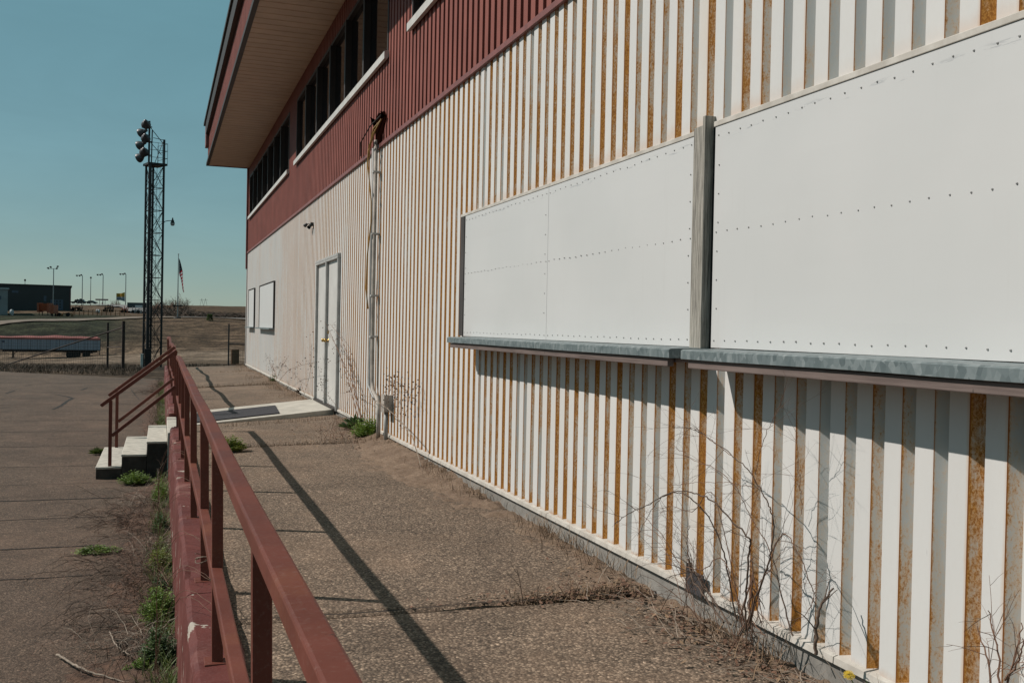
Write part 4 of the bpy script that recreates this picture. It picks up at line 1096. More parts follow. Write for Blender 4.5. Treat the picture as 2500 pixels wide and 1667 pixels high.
# dry brush tangles on the parking lot
def tangle(c, rad, nn, label, m, h=.12):
    mb = MB(); rr = random.Random(len(label)*13)
    for i in range(nn):
        a = rr.uniform(0, 2*pi); q = V((c.x + rad*rr.gauss(0,.5), c.y + rad*1.5*rr.gauss(0,.5), PZ+abs(rr.gauss(0, h*.4))))
        q.x = min(q.x, .08)
        twig(mb, q, (rr.uniform(-1,1), rr.uniform(-1,1), rr.uniform(-.1,.5)), rr.uniform(.15,.5), rr.uniform(.0012,.0026), 1, rr, .35, 3, 2, .5, False)
    tag(mb.build('dead_brush', m), label, 'dead brush', 'dead brush along the kerb')
for px_, py_, rad, nn, lab, m in ((340,1235,.28,80,'tangle of dead brush just nearer than the steps','paletwig'),(335,1300,.30,70,'reddish dead brush left of the second kerb weed','redtwig'),(385,1350,.2,60,'pale dead twigs tangled beside the kerb','paletwig'),
                             (300,1270,.35,120,'wide dark patch of flattened brush on the open lot near the steps','twig'),(300,1400,.35,110,'wide brown patch of flattened brush beyond the kerb weeds','twig'),(300,1520,.35,110,'dark flattened brush between the two pale sticks and the kerb','twig'),
                             (370,1450,.25,90,'dead brush left of the largest kerb weed','redtwig'),(330,1590,.25,80,'dead twigs at the bottom near the kerb','paletwig'),(375,960,.35,110,'brown brush by the kerb behind the stair handrails','twig'),(360,1120,.22,60,'dead twigs piled against the side of the steps','twig')):
    tangle(onZ(px_, py_, PZ), rad, nn, lab, M[m])
stick([onZ(100+a*.3616, 1100+b*.3616, PZ+z) for a, b, z in ((110,1375,.02),(220,1440,.03),(330,1490,.03),(450,1525,.02),(600,1567,.02))], .008, .0035, 'long pale stick lying on the parking lot at bottom left', M['paletwig'], 5)
stick([onZ(100+a*.3616, 1100+b*.3616, PZ+z) for a, b, z in ((465,1220,.03),(500,1300,.05),(560,1350,.03),(610,1385,.02))], .005, .003, 'curved pale stick on the parking lot above the long one', M['paletwig'], 2)
# long thin dead stems draped over the kerb
mb = MB()
for k in range(16):
    y = rg.uniform(2.6, 12); b = V((.02, y, PZ+.1)); arc(mb, [b, (.0, y-.05, -.35), (.10, y-.2, -.02), (.24, y-.5, .02+rg.uniform(-.05,.02)), (.3, y-.8, -.05)], .0016, .0008, rg, 3, .10, 0)
tag(mb.build('creeping_stems', M['redtwig']), 'thin dead stems draped over the red kerb', 'weed', kind='stuff')

# dry grass as stuff
def blades(mb, spots, rr, h=(.05,.16), w_=.003, lean=.5):
    for p in spots:
        a = rr.uniform(0, 2*pi); hh = rr.uniform(*h); d = V((cos(a), sin(a), 0)); s = V((-sin(a), cos(a), 0))*w_*.5
        b = V(p); m1 = b + d*hh*lean*.3 + V((0,0,hh*.6)); t = b + d*hh*lean*rr.uniform(.5,1.3) + V((0,0,hh))
        mb.poly([b-s, b+s, m1+s*.8, m1-s*.8, t], [(0,1,2,3),(3,2,4)])
mb = MB(); sp = []
for j, x0, x1, k in ((4.72,1.7,2.45,240),(11.5,.5,2.3,420),(22.6,.5,2.4,420),(28.5,.6,2.4,300),(16.6,.4,.9,30),(13.75,.7,2.5,200)):
    for i in range(k):
        x = rg.uniform(x0, x1); y = j+rg.gauss(0, .03)+(.0 if j != 13.75 else .35*(x-.7)/1.8*2); sp.append((x, y, walkz(x, y)))
blades(mb, sp, rg, (.02,.09), .004, 1.0)
tag(mb.build('dry_grass', M['straw']), 'dry grass growing along the walkway joints', 'dry grass', kind='stuff')
mb = MB(); sp = []
for i in range(5200):
    y = rg.uniform(2.2, 32.5); x = 2.46-abs(rg.gauss(0, .10 if y < 18 else .22)); 
    if noise.noise(V((x*2, y*1.3, 0))) > -.05 and not (14 < y < 17.4): sp.append((x, y, max(walkz(x, y), -.09)-.01))
blades(mb, sp, rg, (.03,.13), .0035, 1.2)
tag(mb.build('dry_grass', M['straw']), 'dry grass along the foot of the white wall', 'dry grass', kind='stuff')
mb = MB(); sp = []
for i in range(6000):
    px_ = rg.uniform(-60, 345); s = rg.uniform(37.5, 50) if px_ > 0 else rg.uniform(40, 52)
    p = at(px_, 900, s)
    f = 37.9+(-.83-p.x)*.90
    if p.y < f-.1 and p.x > -12: continue
    sp.append((p.x, p.y, ground(p.x, p.y)-.02))
blades(mb, sp, rg, (.05,.26), .016, .9)
tag(mb.build('tall_dry_grass', M['strawdark']), 'tall brown dry grass beyond the far edge of the parking lot', 'dry grass', kind='stuff')
mb = MB(); sp = []
for i in range(9500):
    y = 2+34*rg.random()**1.6; x = .09-abs(rg.gauss(0, .13)); 
    if noise.noise(V((x*3, y*1.1, 4))) > -.15 and not (13.3 < y < 15.8 and x > -.8): sp.append((x, y, PZ-.01))
blades(mb, sp, rg, (.03,.16), .004, 1.3)
tag(mb.build('dry_grass', M['strawdark']), 'dry grass along the parking side of the kerb', 'dry grass', kind='stuff')
mb = MB(); sp = []
for i in range(2500):
    p = at(rg.uniform(420, 640), 880, rg.uniform(36, 52)); sp.append((p.x, p.y, ground(p.x, p.y)))
blades(mb, sp, rg, (.05,.22), .02, .8)
tag(mb.build('dry_grass', M['strawdark']), 'dry grass behind the far end of the walkway', 'dry grass', kind='stuff')
mb = MB(); sp = []
for i in range(7500):
    y = 1.8+32*rg.random()**1.7; x = .10-abs(rg.gauss(0, .07))
    if noise.noise(V((x*2, y*1.7, 14))) > -.12 and not (13.3 < y < 15.8): sp.append((x, y, PZ-.01))
blades(mb, sp, rg, (.04,.19), .006, .9)
tag(mb.build('green_grass', M['grassgreen']), 'ragged green grass in a strip against the red kerb', 'grass', kind='stuff')
# soil litter patches on the parking lot
mb = MB(); sp = []
for i in range(2600):
    y = rg.uniform(4, 14); x = -.05-abs(rg.gauss(0, .35)); 
    if noise.noise(V((x*1.3, y*.8, 9))) > .0: sp.append((x, y, PZ))
blades(mb, sp, rg, (.01,.035), .004, 3.5)
tag(mb.build('plant_litter', M['redtwig']), 'fine brown plant litter on the parking lot near the kerb', 'plant litter', kind='stuff')
# white scrap at the conduit foot
mb = MB(); c = gw(1104,1087); mb.lathe([(.11,0),(.085,.03),(.05,.07),(.02,.12),(0,.13)], c, (0.1,-.1,1), 9)
mb.v = [tuple(V(v)+rvec(rg)*.012) for v in mb.v]
tag(mb.build('crumpled_scrap', M['whitescrap']), 'crumpled white scrap on the ground at the conduit foot', 'scrap')

# ------------------------------------------------------------------ lattice light tower
def tower():
    base = V(at(371, 893, 48)); base.z = ground(base.x, base.y)
    o = empty('light_tower', tuple(base), label='tall black lattice light tower with round floodlights', cat='light tower'); off = tuple(base)
    vx = V((R0.x, R0.y, 0)).normalized(); vy = V((R2.x, R2.y, 0)).normalized()
    H = 8.72 - base.z; LEAN = 0
    legs = {'a': (-.47,.12), 'b': (-.06,-.47), 'c': (.46,-.10), 'd': (-.27,.50)}
    def P(k, z): x, y = legs[k] if isinstance(k, str) else k; return base + vx*x + vy*y + V((0, 0, z))
    for k in legs:
        top = H+1.25 if k in 'c' else H
        mb = MB(); mb.tube([P(k, -.1), P(k, top)], .052 if k != 'b' else .075, n=8); mb.build('leg', M['steel'], o, off=off)
    mb = MB(); faces = [('a','b'),('b','c'),('c','d'),('d','a')]; nb = 9
    for i in range(nb):
        z0 = H*i/nb; z1 = H*(i+1)/nb
        for j, (p, q) in enumerate(faces):
            mb.tube([P(p, z1), P(q, z1)], .019, n=4)
            if (i+j) % 2: mb.tube([P(p, z0), P(q, z1)], .018, n=4)
            else: mb.tube([P(q, z0), P(p, z1)], .018, n=4)
            mb.tube([P(p, z0) if not (i+j) % 2 == 0 else P(q, z0), P(p, (z0+z1)/2)], .010, n=4)
            if (i+j) % 2: mb.tube([P(q, z0), P(p, z1)], .012, n=4)
            else: mb.tube([P(p, z0), P(q, z1)], .012, n=4)
            if j in (0, 1): mb.tube([P(p, (z0+z1)/2), P(q, (z0+z1)/2)], .009, n=4)
    mb.build('bracing', M['steel'], o, off=off)
    mb = MB(); la, lb = (.0,-.12), (.0+.14,-.12)
    mb.tube([P(la, .8), P(la, H)], .012, n=4); mb.tube([P(lb, .8), P(lb, H)], .012, n=4)
    z = .9
    while z < H: mb.tube([P(la, z), P(lb, z)], .009, n=4); z += .3
    mb.tube([P((.27,-.05), .8), P((.27,-.05), H)], .008, n=4)
    mb.tube([P((-.33,.2), 0), P((-.33,.2), H)], .035, n=6)
    mb.build('ladder', M['steel'], o, off=off)
    mb = MB()
    ctr = [P((-.58,-.55), H), P((.60,-.55), H), P((.60,.55), H), P((-.58,.55), H)]
    ctr = [P((-.62,.10), H), P((-.1,-.60), H), P((.62,-.08), H), P((-.1,.62), H)]
    mb.poly([c for c in ctr]+[c+V((0,0,.10)) for c in ctr], [(3,2,1,0),(4,5,6,7),(0,1,5,4),(1,2,6,5),(2,3,7,6),(3,0,4,7)])
    mb.build('platform', M['steel'], o, off=off)
    mb = MB(); cr = [(-.1,-.60), (.62,-.08), (-.1,.62)]
    for zz in (.35, .70, 1.05):
        for p, q in zip(cr, cr[1:]): mb.tube([P(p, H+zz), P(q, H+zz)], .012, n=4)
    for p in cr+[(.26,-.34),(.26,.26)]: mb.tube([P(p, H), P(p, H+1.05)], .012, n=4)
    mb.tube([P((-.3,.0), H+1.9), P((.46,-.10), H+1.0)], .018, n=5); mb.tube([P((-.3,.0), H+1.2), P((.40,-.3), H+.5)], .016, n=5)
    mb.tube([P((-.1,.0), H+1.35), P((.46,-.1), H+1.22)], .015, n=5); mb.tube([P((.05,-.2), H+.1), P((.44,-.12), H+1.2)], .014, n=5)
    mb.build('guard_rail', M['steel'], o, off=off)
    mb = MB(); mb.tube([P((-.30,.0), H), P((-.30,.0), H+2.15)], .045, n=8); mb.tube([P((-.18,.0), H), P((-.16,.0), H+1.7)], .03, n=6)
    for zz in (.5, 1.15, 1.85): mb.tube([P((-.68,.05), H+zz), P((-.16,-.05), H+zz)], .028, n=6)
    mb.build('mast', M['steel'], o, off=off)
    for x, y, zz, dx, dy in ((-.40,-.20,1.98,-.25,-.0),(-.68,.10,1.62,-.9,-.1),(-.40,-.22,1.32,-.25,.0),(-.74,.10,1.02,-.9,-.1),(-.46,-.22,.66,-.3,.0),(-.74,.10,.42,-.9,-.1)):
        c = P((x, y), H+zz); ax = (vx*dx*1.0 + vy*(.9 if abs(dx) < .5 else .35) + V((0,0,-.32))).normalized()
        mb = MB(); mb.lathe([(.0,-.30),(.07,-.29),(.08,-.16),(.10,-.14),(.16,-.06),(.205,.03),(.225,.11),(.225,.13),(.205,.13)], c, ax, 18)
        f = mb.build('floodlight', M['lampgrey'], o, off=off, smooth=True)
        mb = MB(); mb.lathe([(0,.155),(.1,.15),(.203,.131)], c, ax, 18); mb.build('lens', M['lampglass'], f, off=off, smooth=True)
    # yard lamp on a curved arm
    zb = at(395, 548, 48).z - base.z
    mb = MB(); q = P('c', zb); mb.tube([q, q+vx*.08+V((0,0,.12)), q+vx*.22+V((0,0,.16)), q+vx*.42+V((0,0,.17))], .018, n=6)
    c = q+vx*.46+V((0,0,.12)); mb.lathe([(0,.20),(.03,.18),(.035,.10),(.07,.06),(.08,-.02),(.11,-.05),(.10,-.07)], c, (0,0,1), 12); f = mb.build('yard_lamp', M['steel'], o, off=off)
    mb = MB(); mb.lathe([(.10,-.07),(.10,-.14),(.06,-.19),(0,-.20)], c, (0,0,1), 12); mb.build('lamp_globe', M['lampglass'], f, off=off, smooth=True)
    # cabinet at the foot
    b2 = V(at(346, 893, 47)); b2.z = ground(b2.x, b2.y)
    mb = MB(); c = V((b2.x, b2.y, b2.z)); mb.box(c.x-.06, c.x+.06, c.y-.06, c.y+.06, c.z-.05, c.z+.62); mb.box(c.x-.075, c.x+.075, c.y-.075, c.y+.075, c.z+.621, c.z+.65)
    tag(mb.build('utility_pedestal', M['whitetrim'], bevel=.01), 'small pale utility pedestal at the foot of the light tower', 'pedestal')
    mb = MB(); mb.box(c.x+.12, c.x+.42, c.y-.1, c.y+.12, c.z-.05, c.z+.85); mb.box(c.x+.10, c.x+.44, c.y-.12, c.y+.14, c.z+.851, c.z+.88); mb.box(c.x+.25, c.x+.27, c.y-.115, c.y-.101, c.z+.3, c.z+.6)
    tag(mb.build('switch_cabinet', M['steel'], bevel=.01), 'dark switch cabinet inside the light tower base', 'cabinet')
tower()

# ------------------------------------------------------------------ fences
def fence_left():
    A = V(at(300, 905, 41)); A.z = ground(A.x, A.y); B = V(at(262, 900, 42.5)); B.z = ground(B.x, B.y); E_ = V(at(-40, 900, 47)); E_.z = ground(E_.x, E_.y)
    o = empty('wire_fence', tuple(A), label='wire fence with rusty posts and a diagonal brace beyond the parking lot', cat='fence'); off = tuple(A)
    for p, h, r in ((A, 2.05, .065), (B, 1.98, .045), (E_, 1.9, .05)):
        mb = MB(); mb.tube([p-V((0,0,.1)), p+V((0,0,h))], r, n=8); mb.build('post', M['fencebrown'], o, off=off)
    mb = MB(); mb.tube([V(at(300, 799, 41)), V(at(262, 811, 42.3)), V(at(8, 893, 44))], .028, n=6); mb.build('brace', M['fencebrown'], o, off=off)
    mb = MB(); q0 = V(at(298, 847, 41)); q1 = V(at(262, 848, 42.4)); mb.tube([q0, q1], .022, n=6); mb.build('mid_bar', M['fencebrown'], o, off=off)
    mb = MB()
    for a, b in ((A, B), (B, E_)):
        L_ = (b-a).length; k = int(L_/.16)
        for i in range(k+1):
            p = a.lerp(b, i/k); p.z = ground(p.x, p.y); mb.tube([p, p+V((0,0,1.45))], .0045, n=3, cap=False)
        for j in range(12):
            pts = [a.lerp(b, i/8) for i in range(9)]; mb.tube([V((p.x, p.y, ground(p.x, p.y)+.05+j*.127)) for p in pts], .0045, n=3, cap=False)
    mb.build('wire_mesh', M['wire'], o, off=off)
fence_left()
def fence_right():
    A = V(at(557.5, 885, 49)); A.z = ground(A.x, A.y); E_ = V(at(660, 890, 52)); E_.z = ground(E_.x, E_.y)
    o = empty('wire_fence', tuple(A), label='wire fence with one tall black post beside the far building corner', cat='fence'); off = tuple(A)
    mb = MB(); mb.tube([A-V((0,0,.1)), A+V((0,0,2.13))], .035, n=8); mb.build('post', M['black'], o, off=off)
    mb = MB(); mb.tube([V(at(558, 840, 49)), V(at(660, 842, 52))], .03, n=6); mb.build('top_bar', M['fencebrown'], o, off=off)
    mb = MB()
    for i in range(26):
        p = A.lerp(E_, i/25); mb.tube([p, p+V((0,0,.9))], .005, n=3, cap=False)
    for j in range(8): mb.tube([A+V((0,0,.05+j*.12)), E_+V((0,0,.05+j*.12))], .005, n=3, cap=False)
    mb.build('wire_mesh', M['wire'], o, off=off)
    mb = MB(); a = V(at(565, 880, 49.6)); b = V(at(582.5, 880, 50.2)); a.z = ground(a.x, a.y)+.12; b.z = a.z; d = (b-a).normalized(); s = V((-d.y, d.x, 0))*.03
    for k in range(5):
        z0 = k*.15; vs = []
        for q in (a, b):
            for e in (-1, 1):
                for zz in (z0, z0+.145): vs.append(q + s*e + V((0,0,zz)))
        mb.poly(vs, [(0,1,3,2),(4,6,7,5),(0,4,5,1),(2,3,7,6),(0,2,6,4),(1,5,7,3)])
    tag(mb.build('board_stack', M['orangeboard']), 'orange brown plank panel leaning on the fence near the building corner', 'board panel')
fence_right()

# ------------------------------------------------------------------ grain trailer
M['trailerside'] = plain('shaded_white_trailer_side', (.30,.33,.41), .4, var=.06, scale=.4)  # white paint toned dark and bluish, the side's shade put into the colour
M['trailerfront'] = plain('white_trailer_front', (.62,.64,.64), .4, var=.1, scale=2)
M['tarp'] = plain('red_tarp', (.30,.085,.075), .8, var=.15, scale=.7)
M['tyre'] = plain('black_tyre', (.012,.012,.012), .9)
M['darkframe'] = plain('dark_underframe', (.014,.013,.013), .8)
def trailer():
    pl = V(at(0, 873, 146)); pr = V(at(236, 868, 146)); mid = (pl+pr)/2; mid.z = ground(mid.x, mid.y)
    ang = atan2(-pr.x, pr.y) + radians(-1.0)
    o = empty('grain_trailer', tuple(mid), ang, label='long white grain trailer under a red tarp', cat='trailer')
    Lh = 7.0; w_ = 1.28; zb, zt = 1.25, 2.95
    mb = MB(); mb.box(-Lh, Lh, -w_, w_, zb, zt)
    x = -Lh+.1; k = 0
    while x < Lh:
        mb.box(x, x+.06, -w_-.03, -w_-.001, zb, zt-.02, 1 if k % 3 else 0); x += .42; k += 1
    mb.box(-Lh-.02, Lh+.02, -w_-.04, w_+.04, zb-.10, zb-.001, 2); mb.box(Lh-.0+.001, Lh+.06, -w_, w_, zb, zt, 2)
    mb.build('body', [M['trailerside'], plain('trailer_rib', (.14,.16,.21), .5), M['darkframe']], o)
    mb = MB(); mb.box(-Lh-.30, -Lh-.001, -w_+.05, w_-.05, zb, zt); mb.box(-Lh-.36, -Lh-.301, -.6, .6, zb+.5, zb+.58); mb.build('front_wall', M['trailerfront'], o)
    mb = MB(); K = 40; vs = []
    for i in range(K+1):
        x = lerp(-Lh, Lh, i/K); hm = .26+.12*noise.noise(V((x*.5, 0, 0)))+.08*sin(x*.4+1)
        if i in (0, K): hm = .05
        for yy, zz in ((-w_-.05, -.22), (-w_-.05, .02+.03*noise.noise(V((x, 0, 0)))), (-w_*.5, hm*.8), (0, hm), (w_*.5, hm*.8), (w_+.05, .02), (w_+.05, -.22)): vs.append((x, yy, zt+zz))
    mb.poly(vs, [(i*7+k, (i+1)*7+k, (i+1)*7+k+1, i*7+k+1) for i in range(K) for k in range(6)]); mb.build('tarp', M['tarp'], o, smooth=False)
    mb = MB(); mb.box(-Lh+1, Lh-.4, -.5, .5, zb-.35, zb-.101); mb.box(Lh-4.6, Lh-1.0, -1.1, 1.1, zb-.5, zb-.352); mb.box(-Lh+1.6, -Lh+4.4, -1.1, -.6, zb-.3, zb-.102); mb.box(Lh-.15, Lh-.05, -1.2, 1.2, .55, .65); mb.box(Lh-.15, Lh-.05, -.8, -.7, .651, zb-.102); mb.build('underframe', M['darkframe'], o)
    for xx in (Lh-1.9, Lh-3.2, Lh-4.1):
        for yy in (-1.12, .82):
            mb = MB(); mb.lathe([(0,0),(.22,0),(.26,.03),(.50,.03),(.52,.08),(.52,.24),(.50,.29),(0,.29)], (xx, yy, .52), (0,1,0), 20); mb.build('wheel', M['tyre'], o)
    for yy in (-.9, .9):
        mb = MB(); mb.box(-Lh+2.3, -Lh+2.42, yy-.06, yy+.06, .05, zb-.101); mb.box(-Lh+2.2, -Lh+2.52, yy-.15, yy+.15, 0, .05); mb.bar((-Lh+2.4, yy, .5), (-Lh+3.1, yy, zb-.15), .05, .05); mb.build('landing_leg', M['darkframe'], o)
    mb = MB(); mb.box(-Lh+1.0, -Lh+1.35, -w_-.05, -w_-.032, zb+1.0, zb+1.25); mb.build('placard', plain('blue_grey_placard', (.05,.07,.12), .6), o)
trailer()

# ------------------------------------------------------------------ flagpole and flag
M['polegrey'] = plain('pale_pole', (.30,.31,.32), .4, .3)
def flag():
    b = V(at(433.5, 766, 222)); b.z = ground(b.x, b.y); top = at(435.5, 619, 222).z
    o = empty('flagpole', tuple(b), label='pale flagpole behind the light tower', cat='flagpole'); off = tuple(b)
    mb = MB(); mb.tube([b, V((b.x, b.y, top-.3))], .14, .07, n=8); mb.build('pole', M['polegrey'], o, off=off)
    mb = MB(); mb.lathe([(0,-.15),(.12,-.1),(.16,0),(.12,.1),(0,.15)], (b.x, b.y, top-.15), (0,0,1), 10); mb.build('finial', M['polegrey'], o, off=off, smooth=True)
    mb = MB(); mb.lathe([(.9,0),(.7,.3),(.2,.4)], (b.x, b.y, b.z), (0,0,1), 12); mb.box(b.x-1.1, b.x+1.1, b.y-.2, b.y+.2, b.z+2.7, b.z+2.95); mb.build('base_collar', M['darkframe'], o, off=off)
    # limp hanging flag: hoist top at z1, folds fall to a point
    vx = V((R0.x, R0.y, 0)).normalized(); vy = V((R2.x, R2.y, 0)).normalized()
    zt = at(437, 631, 222).z; zb = at(440, 714, 222).z; mb = MB(); K, J = 14, 40; vs = []; mm = []
    for j in range(J+1):
        t = j/J; z = lerp(zt, zb, t)
        left = .12 if t < .48 else .12+1.05*((t-.48)/.52)**.7*1.0
        right = .15+.95*min(1, t/.42)**.8 if t < .55 else lerp(1.10, 1.38, (t-.55)/.45)
        if t > .97: left = right-.1
        for i in range(K+1):
            u = i/K; x = lerp(left, right, u)
            vs.append(b*1 + vx*x + vy*(.22*sin(u*9+t*3)*(.3+t)) + V((0,0,z-b.z)) )
    def fm(i, j):
        t = j/J; u = i/K
        if t < .36 - .10*(u-.5): return 0
        k = int(t*22 + u*2.2) % 2
        return 1 if k else 2
    for j in range(J):
        for i in range(K):
            a = j*(K+1)+i; mb.f.append((a, a+1, a+K+2, a+K+1)); mb.m.append(fm(i, j))
    mb.v = [tuple(v) for v in vs]
    # white stars on the blue canton
    for k in range(9):
        q = V(b)+vx*(.25+.12*(k % 3)+.1*(k//3))+vy*(-.4)+V((0,0,lerp(zt, zb, .16+.07*(k//3))-b.z)); s = .05
        pts = [q + vx*(s*(1 if i % 2 == 0 else .4)*sin(i*pi/5)) + V((0,0,s*(1 if i % 2 == 0 else .4)*cos(i*pi/5))) for i in range(10)]
        mb.face(pts, 2)
    ob = mb.build('flag', [plain('navy_cloth', (.018,.025,.05), .8), m_leaf('red_cloth', (.55,.03,.05), (.62,.04,.06), 2, .6), m_leaf('white_cloth', (1,.97,.95), (1,1,1), 2, .6)], smooth=True)
    tag(ob, 'striped red, white and blue flag hanging limp on the pole', 'flag')
flag()

# ------------------------------------------------------------------ far buildings and yard
M['darkmetal'] = plain('dark_grey_cladding', (.030,.031,.034), .6, var=.1, scale=.6)
M['palemetal'] = plain('pale_cladding', (.28,.28,.29), .6, var=.1, scale=.6)
M['paleroof'] = plain('pale_roof', (.55,.56,.57), .5)
M['bluegrey'] = plain('blue_grey_door', (.075,.095,.14), .6, var=.12, scale=2)
M['orange'] = plain('orange_paint', (.42,.085,.03), .55, var=.2, scale=2)
def far_box(name, pxl, pxr, s, top_l, top_r, depth, m, label, roofm=None, parts=None):
    b = g_at(pxr, s); nrm = V((b.x, b.y, 0)).normalized(); d = V((nrm.y, -nrm.x, 0)); zr = at(pxr, top_r, s).z
    nrm = (nrm - d*.012).normalized(); d = V((nrm.y, -nrm.x, 0))
    rl = ray(pxl, 800); k_ = (b.x*rl.y - b.y*rl.x)/(d.x*rl.y - d.y*rl.x); a = b - d*k_; a.z = b.z; zl = zr
    z0 = min(a.z, b.z)-.5; o = empty(name, tuple((a+b)/2), label=label, cat='building'); off = tuple((a+b)/2)
    mb = MB(); A = a.copy(); A.z = z0; B = b.copy(); B.z = z0; A2 = A+nrm*depth; B2 = B+nrm*depth
    T = [V((A.x, A.y, zl)), V((B.x, B.y, zr)), V((B2.x, B2.y, zr)), V((A2.x, A2.y, zl))]
    mb.poly([A, B, B2, A2]+T, [(0,1,5,4),(1,2,6,5),(2,3,7,6),(3,0,4,7)]); mb.build('wall', m, o, off=off)
    mb = MB(); ov = .25; q = [T[0]-d*ov-nrm*ov, T[1]+d*ov-nrm*ov, T[2]+d*ov+nrm*ov, T[3]-d*ov+nrm*ov]
    mb.poly([p+V((0,0,.003)) for p in q]+[p+V((0,0,.25)) for p in q], [(3,2,1,0),(4,5,6,7),(0,1,5,4),(1,2,6,5),(2,3,7,6),(3,0,4,7)]); mb.build('roof', roofm or m, o, off=off)
    for nm, x0, x1, y0, y1, mt in (parts or []):
        def hit(x, y):
            r_ = ray(x, y); t_ = (V((a.x, a.y, 0))-V((EYE.x, EYE.y, 0))).dot(nrm)/V((r_.x, r_.y, 0)).dot(nrm); return EYE + r_*t_
        p0 = hit(x0, y0); p1 = hit(x1, y1); u0 = (V((p0.x, p0.y, 0))-V((a.x, a.y, 0))).dot(d); u1 = (V((p1.x, p1.y, 0))-V((a.x, a.y, 0))).dot(d)
        mb = MB(); c0 = a+d*u0-nrm*.05; c1 = a+d*u1-nrm*.05; zz0 = min(p0.z, p1.z); zz1 = max(p0.z, p1.z)
        e = nrm*.10; mb.poly([V((q.x, q.y, z)) for z in (zz0, zz1) for q in (c0, c1, c1+e, c0+e)], [(0,1,2,3),(7,6,5,4),(0,4,5,1),(1,5,6,2),(2,6,7,3),(3,7,4,0)])
        if nm == 'overhead_door':
            k = 3
            for r_ in range(k):
                for c_ in range(3):
                    w0 = c0.lerp(c1, .2+.25*c_)-nrm*.02; w1 = c0.lerp(c1, .32+.25*c_)-nrm*.02; za = lerp(zz0, zz1, .2+.28*r_); mb.face([V((w0.x, w0.y, za)), V((w1.x, w1.y, za)), V((w1.x, w1.y, za+.4)), V((w0.x, w0.y, za+.4))], 1)
        mb.build(nm, [mt, M['black']], o, off=off)
    return o
far_box('dark_warehouse', -120, 172, 250, 687, 700, 30, M['darkmetal'], 'long dark metal warehouse on the left horizon', None,
        [('overhead_door', 123, 154, 731, 757, M['bluegrey']), ('window', 29, 45, 709, 715, M['bluegrey']), ('door', 107, 113, 722, 736, M['bluegrey']), ('corner_strip', 170.5, 172.4, 702, 757, plain('maroon_trim', (.10,.025,.03), .6))])
far_box('pale_shed', -90, 18, 215, 694, 706, 14, M['palemetal'], 'pale metal shed cut off by the left edge', M['paleroof'], [('window', -8, 3, 722, 731, M['bluegrey'])])
def light_pole(px_, top, s, heads, label, sc=1.0, dirn=-1):
    b = g_at(px_, s); zt = at(px_, top, s).z; o = empty('light_pole', tuple(b), label=label, cat='light pole', group='light poles on the horizon'); off = tuple(b)
    vx = V((R0.x, R0.y, 0)).normalized(); vy = V((R2.x, R2.y, 0)).normalized()
    mb = MB(); mb.tube([b-V((0,0,.3)), V((b.x, b.y, zt))], .15*sc, .11*sc, n=8); mb.build('pole', M['polegrey'], o, off=off)
    if heads == 0:
        mb = MB(); mb.lathe([(0,.5),(.3,.35),(.42,0),(.3,-.35),(0,-.5)], (b.x, b.y, zt), (0,0,1), 10); mb.build('lamp_head', M['darkframe'], o, off=off); return
    mb = MB(); t = V((b.x, b.y, zt))
    if heads == 4:
        mb.tube([t-vx*1.7*sc, t+vx*1.0*sc], .06*sc, n=5); hp = [(-1.6,.15,0),(-1.1,.5,1),(.9,.1,0),(.9,.7,1)]
    else:
        mb.tube([t, t-vx*1.9*sc+V((0,0,.15))], .07*sc, n=5); hp = [(-.5,.25,1),(-1.0,.0,0),(-1.9,.0,0)]
    mb.build('arm', M['darkframe'], o, off=off)
    for x, z, k in hp:
        c = t + vx*x*sc + V((0,0,z*sc)) + vy*(.4*k); mb = MB(); mb.lathe([(0,-.22*sc),(.16*sc,-.2*sc),(.36*sc,.1*sc),(.36*sc,.16*sc),(0,.18*sc)], c, V((-.5 if x < 0 else .4, .3, -.75)), 10); mb.build('lamp_head', M['darkframe'], o, off=off)
light_pole(129, 656, 232, 4, 'tallest light pole with four heads before the warehouse', .8)
light_pole(199.5, 673, 440, 3, 'light pole above the dark pickup and round backed car', 1.3)
light_pole(220, 678, 470, 0, 'thin light pole with one small head above the saloon car', 1.1)
light_pole(250, 671, 440, 3, 'light pole behind the long red sign', 1.3)
light_pole(305.5, 669.5, 420, 3, 'light pole carrying the yellow banner', 1.25)
light_pole(59.5, 684, 420, 0, 'short pole tip showing above the warehouse roof', .9)

def far_car(px0, px1, s, prof, label, body, name='parked_car'):
    a = g_at(px0, s); b = g_at(px1, s); mid = (a+b)/2; mid.z = ground(mid.x, mid.y)+.55; Ln = (b-a).length; ang = atan2(b.y-a.y, b.x-a.x)
    o = empty(name, tuple(mid), ang, label=label, cat='car', group='cars parked on the horizon'); H = 1.5
    mb = MB(); n_ = len(prof); w_ = .85; vs = [((x-.5)*Ln, -w_, z) for x, z in prof]+[((x-.5)*Ln, w_, z) for x, z in prof]
    mb.poly(vs, [tuple(range(n_)), tuple(reversed(range(n_, 2*n_)))]+[(i, i+n_, (i+1) % n_+n_, (i+1) % n_) for i in range(n_)]); mb.build('body', body, o, bevel=.06)
    mb = MB(); top = sorted(prof, key=lambda q: -q[1])[:3]; xa = min(q[0] for q in top); xb = max(q[0] for q in top); zt_ = max(q[1] for q in prof)
    mb.face([((xa-.5)*Ln+.1, -w_-.01, zt_-.5), ((xb-.5)*Ln-.1, -w_-.01, zt_-.5), ((xb-.5)*Ln-.3, -w_-.01, zt_-.1), ((xa-.5)*Ln+.3, -w_-.01, zt_-.1)]); mb.build('side_window', M['glass'], o)
    for fx in (.2, .8):
        for yy in (-.9, .7):
            mb = MB(); mb.lathe([(0,0),(.2,.0),(.33,.0),(.34,.18),(0,.2)], ((fx-.5)*Ln, yy, .33), (0,1,0), 14); mb.build('wheel', M['tyre'], o)
